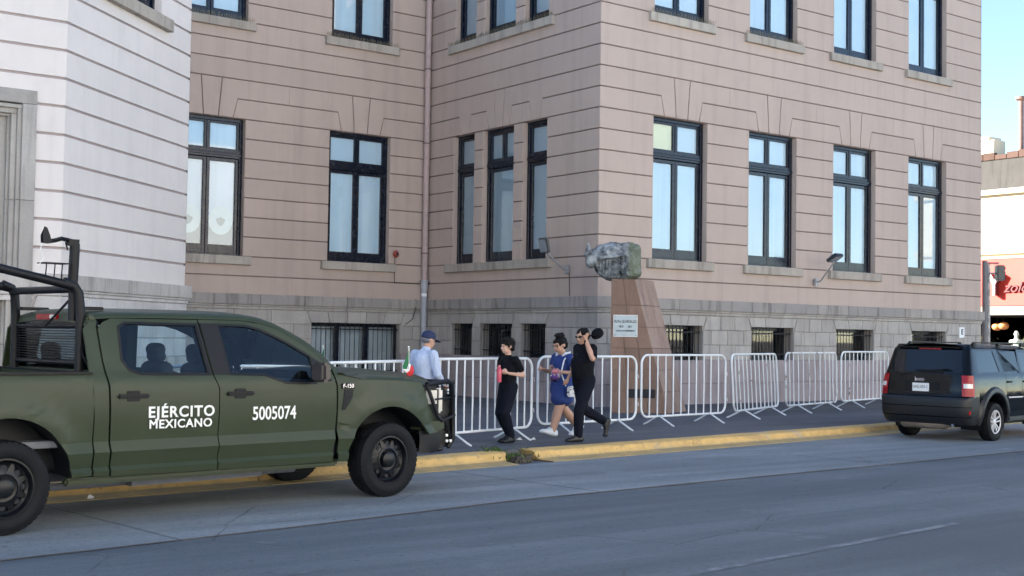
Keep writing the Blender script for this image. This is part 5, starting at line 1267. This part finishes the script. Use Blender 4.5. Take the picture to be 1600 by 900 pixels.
barrier((-16.75, -9.02), (-14.30, -8.72), 1.22, 0, 'white crowd barrier behind the pickup cargo bed')
barrier((-19.30, -9.32), (-16.85, -9.03), 1.22, 0, 'white crowd barrier at the left edge, behind the rear of the pickup')
barrier((-14.22, -8.70), (-11.75, -8.35), 1.22, 0, 'white crowd barrier seen through the pickup cab windows')
barrier((-11.66, -8.30), (-9.28, -7.06), 1.25, 0, 'white crowd barrier behind the pickup hood and the man in navy cap')
barrier((-9.20, -7.02), (-6.83, -6.34), 1.27, 0, 'white crowd barrier behind the boy in black', nb=12)
barrier((-6.40, -5.95), (-3.90, -5.62), 1.29, 0, 'white crowd barrier behind the woman in blue and the man in black', nb=10)
barrier((-3.46, -5.28), (-.89, -4.94), 1.31, 0, 'clean white crowd barrier standing straight before the red stone pedestal', nb=10)
barrier((-.38, -4.70), (2.20, -3.60), 1.32, .17, 'white crowd barrier leaning sideways, right of the pedestal', rust=1, nb=11, bent=.3)
barrier((2.30, -3.74), (5.10, -2.88), 1.34, .05, 'rusty white crowd barrier just right of the leaning one', rust=2, nb=10, bent=.8)
barrier((5.38, -2.79), (8.2, -2.05), 1.36, 0, 'white crowd barrier partly hidden behind the black suv', rust=1, nb=11)
# ================================================================ monument
mo = Vector((-1.21, -1.86, 0)); da = radians(-38)
PD = empty('stone_pedestal', (mo.x, mo.y, .15), da, 'tapering red stone pedestal with a plaque in front of the building corner', 'pedestal')
H_ = 2.90
def pedx(z): return 1.26-(1.26-.50)*(z/H_)      # right edge of the broad face
mb = MB()
dx, dy = .50, .95                                # plan offset of the side face
mb.add([(0.02, .02, 0), (pedx(0)-.02, .02, 0), (pedx(0)+dx-.02, dy, 0), (.02+.1, dy, 0), (.02, .02, H_-.02), (pedx(H_)-.02, .02, H_-.02), (pedx(H_)+dx-.02, dy, H_-.02), (.12, dy, H_-.02)], [(3, 2, 1, 0), (4, 5, 6, 7), (0, 1, 5, 4), (1, 2, 6, 5), (2, 3, 7, 6), (3, 0, 4, 7)])
mb.build('core', 'groove', PD)
zs = [0, .46, .93, 1.40, 1.86, 2.33, H_]
class PF:
    def __call__(s, u, z, d): return Vector((u, -d, z))
for i, (a, b_) in enumerate(zip(zs, zs[1:])):
    n = 3 if pedx(a) > .8 else 2
    for k in range(n):
        f0, f1 = k/n, (k+1)/n; g = .004
        MB().prism([(pedx(a)*f0+(g if k else 0), a+g), (pedx(a)*f1-(g if k < n-1 else 0), a+g), (pedx(b_)*f1-(g if k < n-1 else 0), b_-g), (pedx(b_)*f0+(g if k else 0), b_-g)], PF(), -.02, random.uniform(.0, .004), .004).build('stone_tile', 'redstone', PD)
    for k in range(2):
        f0, f1 = k/2, (k+1)/2
        def sf(t, z, d): return Vector((pedx(z)+dx*t+d*.85, dy*t-d*.45, z))
        MB().prism([(f0+.006, a+g), (f1-.006, a+g), (f1-.006, b_-g), (f0+.006, b_-g)], sf, -.02, .001+random.uniform(0, .004), .004).build('stone_tile', 'redstone_lit', PD)
MB().add([(-.01, -.01, H_), (pedx(H_)+.01, -.01, H_), (pedx(H_)+dx+.01, dy+.01, H_), (.1, dy+.01, H_)], [(0, 1, 2, 3)]).build('top', 'redstone_lit', PD)
rbox('niche_shade', (.38, -.035, .33), (.97, -.0, .52), 'dark', PD, .01)  # raised near-black block; the shade of the recess is only its colour
MT['plaq'] = plain('pale_plaque', (.42, .50, .52), .5, var=.1, scale=8)
MT['plaqe'] = plain('plaque_border', (.60, .60, .58), .6, var=.1, scale=8)
pq = rbox('plaque', (.045, -.026, 1.64), (.575, -.006, 2.12), 'plaqe', PD, .005)
rbox('plaque_field', (.065, -.030, 1.66), (.555, -.020, 2.10), 'plaq', pq, .003)
for t, sz, z, sx_ in (('RUTA DE HIDALGO', .088, 1.975, .62), ('1810      1811', .07, 1.865, .75), ('LUGAR DE LA INDEPENDENCIA', .046, 1.775, .62)):
    place_text('plaque_lettering', t, sz, (.31, -.0315, z), (1, 0, 0), (0, -1, 0), 'rimlight', pq, ext=.001, bold=.0016, sx=1.).data.transform(Matrix.Translation((.31, 0, 0)) @ Matrix.Diagonal((sx_, 1, 1, 1)) @ Matrix.Translation((-.31, 0, 0)))
for x in (.085, .535):
    for z in (1.68, 2.08): MB().lathe([(.009, 0), (.008, .004), (.001, .005)], Matrix.Translation((x, -.030, z)) @ Matrix.Rotation(radians(90), 4, 'X'), 8).build('screw', 'rimlight', pq)
# carved boulder on top
m, nt, b = newmat('grey_green_rock'); hz = ND(nt, 'ShaderNodeSeparateXYZ'); nt.links.new(pos(nt, True), hz.inputs[0])
c = mix(nt, rng(nt, nz(nt, 7, 6, vec=mapped(nt, (1, 1, 1), True)), .36, .62), (.055, .065, .075), (.36, .39, .40))
c = mix(nt, mul(nt, rng(nt, hz.outputs[0], .30, .42), rng(nt, nz(nt, 14, 4, vec=mapped(nt, (1, 1, 1), True)), .2, .6)), c, (.13, .155, .095)); setc(nt, b, c); b.inputs['Roughness'].default_value = .85; bump(nt, b, nz(nt, 30, 5, vec=mapped(nt, (1, 1, 1), True)), .8, .02); MT['rock'] = m
RK = empty('carved_boulder', Vector((mo.x, mo.y, .15+H_)), da, 'large grey boulder carved with ribs and curls resting on the red pedestal', 'sculpture')
bm = bmesh.new(); bmesh.ops.create_icosphere(bm, subdivisions=6, radius=1)
for v in bm.verts:
    d = v.co.copy(); sg = lambda t, p: math.copysign(abs(t)**p, t); e_ = .72 if d.x < 0 else .72-.42*sstep(0, .6, d.x)
    x = sg(d.x, e_)*(.62 if d.x < 0 else .56); y = sg(d.y, e_)*.40; z = sg(d.z, e_)*(.40 if d.z > 0 else .40)
    taper = 1-.42*sstep(.1, -.62, x); z *= 1-.25*sstep(.0, -.62, x); y *= taper
    if z < 0: z *= 1-.0; z += .30*sstep(-.25, -.62, x)*sstep(0, -.35, z)*1.0
    n1 = noise.noise(Vector((x*3.2, y*3.2, z*3.2)))*.06+(.055*(.55-noise.voronoi(Vector((x*6.5, y*6.5, z*6.5)))[0][0]) if (z > .04 or x > .15) else 0)+noise.noise(Vector((x*9, y*9, z*9)))*.030+abs(noise.noise(Vector((x*14, y*14, z*14))))*.035
    p = Vector((x, y, z)); p += d*n1*(1 if x < .35 else .45)
    if p.y < 0 and -.42 < x < .22 and -.33 < z < .10-(x-.2)*-.15: p.y += .055*(.5-.5*cos(x*2*pi/.068))+.075
    v.co = p+Vector((.10, .45, .40))
me = bpy.data.meshes.new('rock'); bm.to_mesh(me); bm.free(); ro = fin('rock', me, 'rock', RK, 50)
blob('carved_peak', [('c', (-.50, .30, .62), (-.50, .30, .76), .055, .04), ('c', (-.50, .30, .62), (-.44, .34, .36), .07, .12), ('c', (-.58, .30, .55), (-.46, .3, .5), .03, .05)], 'rock', RK, .014, 2)
# ================================================================ wall lamps, alarm, signal pole
MT['lampdark'] = plain('dark_lamp_housing', (.03, .035, .045), .35)
def wall_lamp(base, n, reach, rise, label, tiltz):
    r = empty('floodlight', base, 0, label, 'floodlight', 'floodlights on the building wall')
    n = Vector(n); u = n.cross(Vector((0, 0, 1)))
    mb = MB(); a = u*.06
    rb2 = MB().add([tuple(-a-Vector((0, 0, .10))), tuple(a-Vector((0, 0, .10))), tuple(a+Vector((0, 0, .10))), tuple(-a+Vector((0, 0, .10)))]+[tuple(q+n*.05) for q in (-a-Vector((0, 0, .10)), a-Vector((0, 0, .10)), a+Vector((0, 0, .10)), -a+Vector((0, 0, .10)))], [(0, 1, 5, 4), (1, 2, 6, 5), (2, 3, 7, 6), (3, 0, 4, 7), (4, 5, 6, 7)]).build('bracket', 'alloyg', r)
    e = n*reach+Vector((0, 0, rise))
    MB().tube([n*.04, n*.16+Vector((0, 0, .02)), e], .022, 10).build('arm', 'alloyg', r, 40)
    M = Matrix.Translation(e+Vector((0, 0, .10))) @ Matrix((u, n, Vector((0, 0, 1)))).transposed().to_4x4() @ Matrix.Rotation(radians(tiltz), 4, 'X')
    h = rbox('lamp_head', (-.16, -.05, -.16), (.16, .05, .20), 'lampdark', r, .02, M); rbox('lamp_glass', (-.13, .045, -.13), (.13, .06, .17), 'lampglass2', h, .006, M); rbox('driver_box', (-.08, -.11, -.06), (.08, -.04, .06), 'alloyg', h, .01, M)
    return r
MT['alloyg'] = plain('galvanised_steel', (.35, .35, .36), .5, metal=.3, var=.15); MT['lampglass2'] = plain('lamp_front_glass', (.22, .25, .28), .1, coat=.5)
wall_lamp((-.06, 1.05, 3.40), (-1, 0, 0), .72, .42, 'grey floodlight on an arm beside the triple window, near the boulder', -14)
wall_lamp((7.72, -.06, 3.36), (0, -1, 0), .62, .52, 'small dark floodlight on an arm under the third window of the long wall', -62)
al = empty('alarm_bell', (-1.04, DI-.01, 3.99), 0, 'small round red alarm by the window in the recessed wall', 'alarm')
MT['ared'] = plain('dull_red_plastic', (.30, .05, .03), .4)
MB().lathe([(.05, 0), (.085, .02), (.10, .06), (.06, .11), (.001, .12)], Matrix.Rotation(radians(90), 4, 'X'), 20).build('bell', 'ared', al, 40); MB().lathe([(.04, .10), (.04, .13), (.001, .13)], Matrix.Rotation(radians(90), 4, 'X'), 12).build('bell_centre', 'lampdark', al, 40)
MT['poleg'] = plain('grey_pole', (.16, .165, .18), .6, var=.15); MT['sticker2'] = plain('poster_remains', (.42, .42, .40), .8, var=.5, scale=5)
sp_ = empty('signal_pole', (16.75, .62, .15), radians(-33), 'grey street pole with a signal box at the right corner of the building', 'pole')
MB().tube([(0, 0, 0), (0, 0, 4.25)], .085, 14).build('pole', 'poleg', sp_, 40); MB().tube([(.17, .1, 0), (.17, .1, 4.15)], .05, 12).build('post', 'sticker2', sp_, 40)
MB().tube([(0, 0, 4.18), (.45, 0, 4.18)], .03, 8).build('bracket', 'poleg', sp_, 40)
h = rbox('signal_head', (.36, -.12, 3.62), (.62, .12, 4.12), 'lampdark', sp_, .03)
for z in (3.72, 3.87, 4.02): MB().tube([(.66, 0, z), (.60, 0, z)], .055, 12).build('signal_visor', 'blackpl', h, 40)
MB().tube([(0, 0, 3.85), (.37, 0, 3.85)], .03, 8).build('bracket', 'alloyg', sp_, 40)
# ================================================================ shop across the side street
FX = 30.0
tag(MB().add([(FX-3.2, -60, -.01), (FX+40, -60, -.01), (FX+40, 70, -.01), (FX-3.2, 70, -.01), (FX-3.2, -60, .14), (FX+40, -60, .14), (FX+40, 70, .14), (FX-3.2, 70, .14)], [(4, 5, 6, 7), (0, 1, 5, 4), (3, 0, 4, 7)]).build('sidewalk', 'walk'), kind='structure')
MT['shopcream'] = plain('cream_painted_wall', (.66, .59, .44), .8, var=.05, scale=.6, local=False); MT['shopred'] = plain('red_fascia_panel', (.62, .045, .03), .6, var=.06, scale=.8, local=False)
MT['brickr'] = stone('old_brick', (.07, .042, .033), (.10, .06, .05), .4); MT['cement'] = stone('dirty_cement_wall', (.065, .063, .062), (.09, .086, .082), .5)
SH = empty('shop_building', (FX, 8, 0), 0, 'sunlit cream shop building with a red sign panel across the side street', 'building')
fy = lambda a, b_: (a-8, b_-8)
def fb(name, x0, x1, y0, y1, z0, z1, mat, par=None, r=.01): return rbox(name, (x0, y0-8, z0), (x1, y1-8, z1), mat, par or SH, r)
fb('wall', 0, 10, -12, 26, 5.52, 8.20, 'shopcream'); fb('wall', .0, 10, -12, 3, .14, 3.0, 'shopcream'); fb('wall', 0, 10, 14, 26, .14, 3.0, 'shopcream')
fb('cornice', -.18, 10, -12.1, 26.1, 8.20, 8.42, 'shopcream'); fb('ledge', -.14, .0, -12.1, 26.1, 5.62, 5.86, 'shopcream'); fb('ledge', -.10, .0, -12.1, 26.1, 5.42, 5.52, 'shopcream')
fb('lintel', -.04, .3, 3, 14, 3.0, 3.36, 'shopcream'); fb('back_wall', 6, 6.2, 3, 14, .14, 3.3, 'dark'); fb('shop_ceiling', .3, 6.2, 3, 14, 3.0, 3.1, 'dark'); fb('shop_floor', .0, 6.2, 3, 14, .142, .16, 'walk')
fb('fascia_wall', 0, .25, 3, 26, 3.36, 5.42, 'shopcream')
sg_ = fb('sign_panel', -.08, .0, 2.5, 13, 3.38, 5.40, 'shopred')
MT['sdark'] = plain('dark_red_letter_side', (.12, .02, .025), .6)
y0 = 8.42
me = text_mesh('Y', 1.30, .12, .03)
M = Matrix((Vector((0, -1, 0)), Vector((0, 0, 1)), Vector((-1, 0, 0)))).transposed().to_4x4(); M.translation = Vector((-.24, y0-8, 4.24)); me.transform(M @ Matrix.Diagonal((.72, 1, 1, 1)))
L_ = fin('sign_letter', me, 'tape', sg_); L_.data.materials.append(MT['sdark'])
for p in L_.data.polygons: p.material_index = 0 if p.normal.x < -.5 else 1
place_text('sign_lettering', 'zolo', .60, (-.12, 7.52-8, 4.15), (0, -1, 0), (-1, 0, 0), 'sdark', sg_, ext=.03, bold=.012, shear=.3, sx=1.1)
MT['orb'] = plain('orange_paper', (.75, .28, .10), .6)
for y_, z_ in ((8.93, 2.50), (8.62, 2.54)):
    lo = empty('paper_lantern', (FX+.7, y_, z_), 0, 'orange round lantern hanging in the shop opening, '+('left one' if y_ > 8.8 else 'right one'), 'lantern', 'orange lanterns in the shop')
    MB().lathe([(.06*sin(radians(a))+.16*sin(radians(a)), -.17*cos(radians(a))) for a in range(0, 181, 15)], Matrix(), 18).build('shade', 'orb', lo, 40); MB().tube([(0, 0, .16), (0, 0, .5)], .01, 5).build('cord', 'cable', lo)
bu = empty('bust_statue', (FX-.9, 7.04, .15), radians(215), 'pale green bust statue on a plinth before the shop opening', 'statue')
MT['bust'] = plain('pale_green_stone', (.48, .58, .52), .7, var=.1)
rbox('pedestal', (-.22, -.22, 0), (.22, .22, 1.56), 'bust', bu, .02)
hp, HM, HP, HR = head((0, 0, 2.02), 0, 0, 1.15)
blob('bust', hp+[('c', (-.02, 0, 1.72), (0, 0, 1.94), .075, .07), ('c', (-.03, -.20, 1.70), (-.03, .20, 1.70), .09, .09), ('c', (-.02, 0, 1.56), (-.02, 0, 1.70), .12, .16)], 'bust', bu, .016, 3)
MT['leaf'] = plain('dusty_leaf', (.10, .11, .045), .6, var=.4, scale=4)
for i, (px_, py_) in enumerate(((FX-.5, 9.3), (FX-.4, 8.75), (FX-.3, 7.0))):
    pt = empty('potted_plant', (px_, py_, .15), 0, 'leafy potted plant by the shop opening, '+('beside the pole', 'left of the bust', 'right of the bust')[i], 'plant', 'potted plants before the shop')
    MB().lathe([(.001, 0), (.2, 0), (.27, .5), (.24, .5), (.22, .45), (.001, .45)], Matrix(), 16).build('pot', 'brickr', pt, 40)
    mb = MB()
    for k in range(90):
        a = random.uniform(0, 2*pi); L = random.uniform(.5, 1.5); t = Vector((cos(a)*random.uniform(.1, .55), sin(a)*random.uniform(.1, .55), .5+L)); s0 = t-Vector((cos(a)*.12, sin(a)*.12, -.02)); w_ = Vector((-sin(a), cos(a), 0))*.035
        mb.add([t-Vector((cos(a), sin(a), 0))*.14, t+w_, t+Vector((cos(a)*.14, sin(a)*.14, -.08)), t-w_], [(0, 1, 2, 3)])
    tag(mb.build('foliage', 'leaf', pt), kind='stuff')
    for k in range(5): MB().tube([(0, 0, .45), (random.uniform(-.3, .3), random.uniform(-.3, .3), 1.5)], .012, 5).build('stem', 'leaf', pt)
UB = empty('cement_building', (FX+9, 10, 0), 0, 'grey cement building with a brick parapet behind the shop roof', 'building')
rbox('wall', (-3.0, -16, .14), (10, 22, 10.75), 'cement', UB, .02)
for k in range(60):
    y_ = -15.9+.63*k; zz = 10.98+random.uniform(-.05, .10)
    rbox('brick', (-3.06, y_, 10.70), (-2.8, y_+.61, zz), 'brickr', UB, .015, seg=1)
tk = empty('roof_tank', (FX+6.7, 13.1, 10.75), 0, 'square cream tank on the brick parapet beside the pink building edge', 'tank')
rbox('tank', (-.5, -.55, .0), (.5, .45, 1.0), 'shopcream', tk, .03); rbox('lid', (-.55, -.3, 1.0), (.55, .2, 1.18), 'shopcream', tk, .03)
ck = empty('chimney_pipe', (FX+6.5, 11.30, 10.75), 0, 'tall rusty chimney pipe with a flat cap on the grey roof', 'chimney')
MT['rustp'] = plain('rusty_pipe', (.22, .13, .11), .7, var=.3, scale=3)
MB().tube([(0, 0, 0), (0, 0, 2.85)], .13, 14).build('pipe', 'rustp', ck, 40); MB().lathe([(.14, 2.75), (.26, 2.82), (.26, 2.95), (.001, 3.0)], Matrix(), 16).build('cap', 'rustp', ck, 40)
# ================================================================ weeds and litter in the broken kerb
MT['weed'] = plain('green_weed', (.075, .13, .035), .6, var=.4, scale=20)
wd = MB(); c0 = K(1.30, .16, .06)
for k in range(300):
    s = random.gauss(.88, .17); t = random.gauss(.17, .10); b0 = K(s, t, .03+.10*max(0, min(1, (t-.05)/.2))*(1 if s < .8 or s > 1.2 else 0)); a = random.uniform(0, 2*pi); L = random.uniform(.04, .14)
    tip = b0+Vector((cos(a)*L*.8, sin(a)*L*.8, L*.8)); w_ = Vector((-sin(a), cos(a), 0))*.006; md = (b0+tip)/2+Vector((0, 0, .02))
    wd.add([b0-w_, b0+w_, md+w_*.8, tip, md-w_*.8], [(0, 1, 2, 3, 4)])
W_ = wd.build('weeds', 'weed'); tag(W_, 'green weeds growing in the broken gap of the yellow kerb', 'weeds', kind='stuff')
MT['rubble'] = plain('dark_rubble', (.07, .06, .05), .9, var=.4, scale=15)
rbm = MB()
for k in range(110):
    s = random.uniform(.80, 1.22); t = random.uniform(-.12, .28); r_ = random.uniform(.012, .05); c_ = K(s, t, .01+random.uniform(0, .07)); M = Matrix.Translation(c_) @ Matrix.Rotation(random.uniform(0, 6), 4, Vector((random.random(), random.random(), 1)).normalized())
    rbm.box((-r_, -r_*.8, -r_*.6), (r_, r_*.7, r_*.5), M)
tag(rbm.build('rubble', 'rubble'), 'loose dark rubble filling the broken gap of the kerb', 'rubble', kind='stuff')
def litter(u, v, z, label, w=.07):
    o = mk('paper_scrap', [(-w, -w*.5, 0.004), (w, -w*.6, .012), (w*.8, w*.5, .03), (0, w*.3, .05), (-w*.8, w*.6, .008)], [(0, 1, 2, 3, 4)], 'tape'); o.location = (u, v, z); o.rotation_euler.z = random.uniform(0, 6); tag(o, label, 'litter'); return o
litter(-7.15, -6.80, .152, 'white paper scrap on the sidewalk by the boy')
litter(-7.35, -6.72, .152, 'folded white paper scrap beside the boy\'s shoe', .05)
litter(-14.9, -9.35, .03, 'white paper scrap in the gutter behind the rear wheel', .05)
# ================================================================ street behind the camera (out of view; added to bounce sunlight onto the facade, shows in reflections)
MT['cream'] = plain('cream_plaster', (.72, .70, .66), .8, var=.08, scale=.6, local=False)
MT['ochre'] = plain('pale_plaster', (.72, .69, .66), .8, var=.08, scale=.6, local=False)
def opp(x0, x1, y, h, mat, label):
    r = empty('bounce_building', ((x0+x1)/2, y, 0), 0, label, 'building')
    L = x1-x0; mb = MB(); mb.box((-L/2, -12, 0), (L/2, 0, h)); mb.build('wall', mat, r)
    mb = MB(); mb.box((-L/2-.2, -12, h), (L/2+.2, .3, h+.45)); mb.build('cornice', mat, r)
    n = max(2, int(L/4)); 
    for k in range(n):
        u = -L/2+L*(k+.5)/n
        for z in ((.2, 3.0), (4.6, 6.6)):
            if z[1] < h-.5: 
                f_ = MB().box((u-.75, 0, z[0]), (u+.75, .05, z[1])).build('window', 'frame', r)
                MB().box((u-.65, .02, z[0]+.1), (u+.65, .07, z[1]-.1)).build('pane', 'dark', f_)
    return r
opp(-75, -46, -33, 13, 'cream', 'unseen pale cream building added for bounce light on the far side of the street, left end of the row')
opp(-45.5, -22, -33.5, 12, 'ochre', 'unseen pale building added for bounce light on the far side of the street, beside the left one')
opp(-21.5, 2, -33, 14, 'cream', 'unseen tall cream building added for bounce light straight across the street')
opp(2.5, 30, -33.5, 12.5, 'ochre', 'unseen pale building added for bounce light across the street, right of the tall cream one')
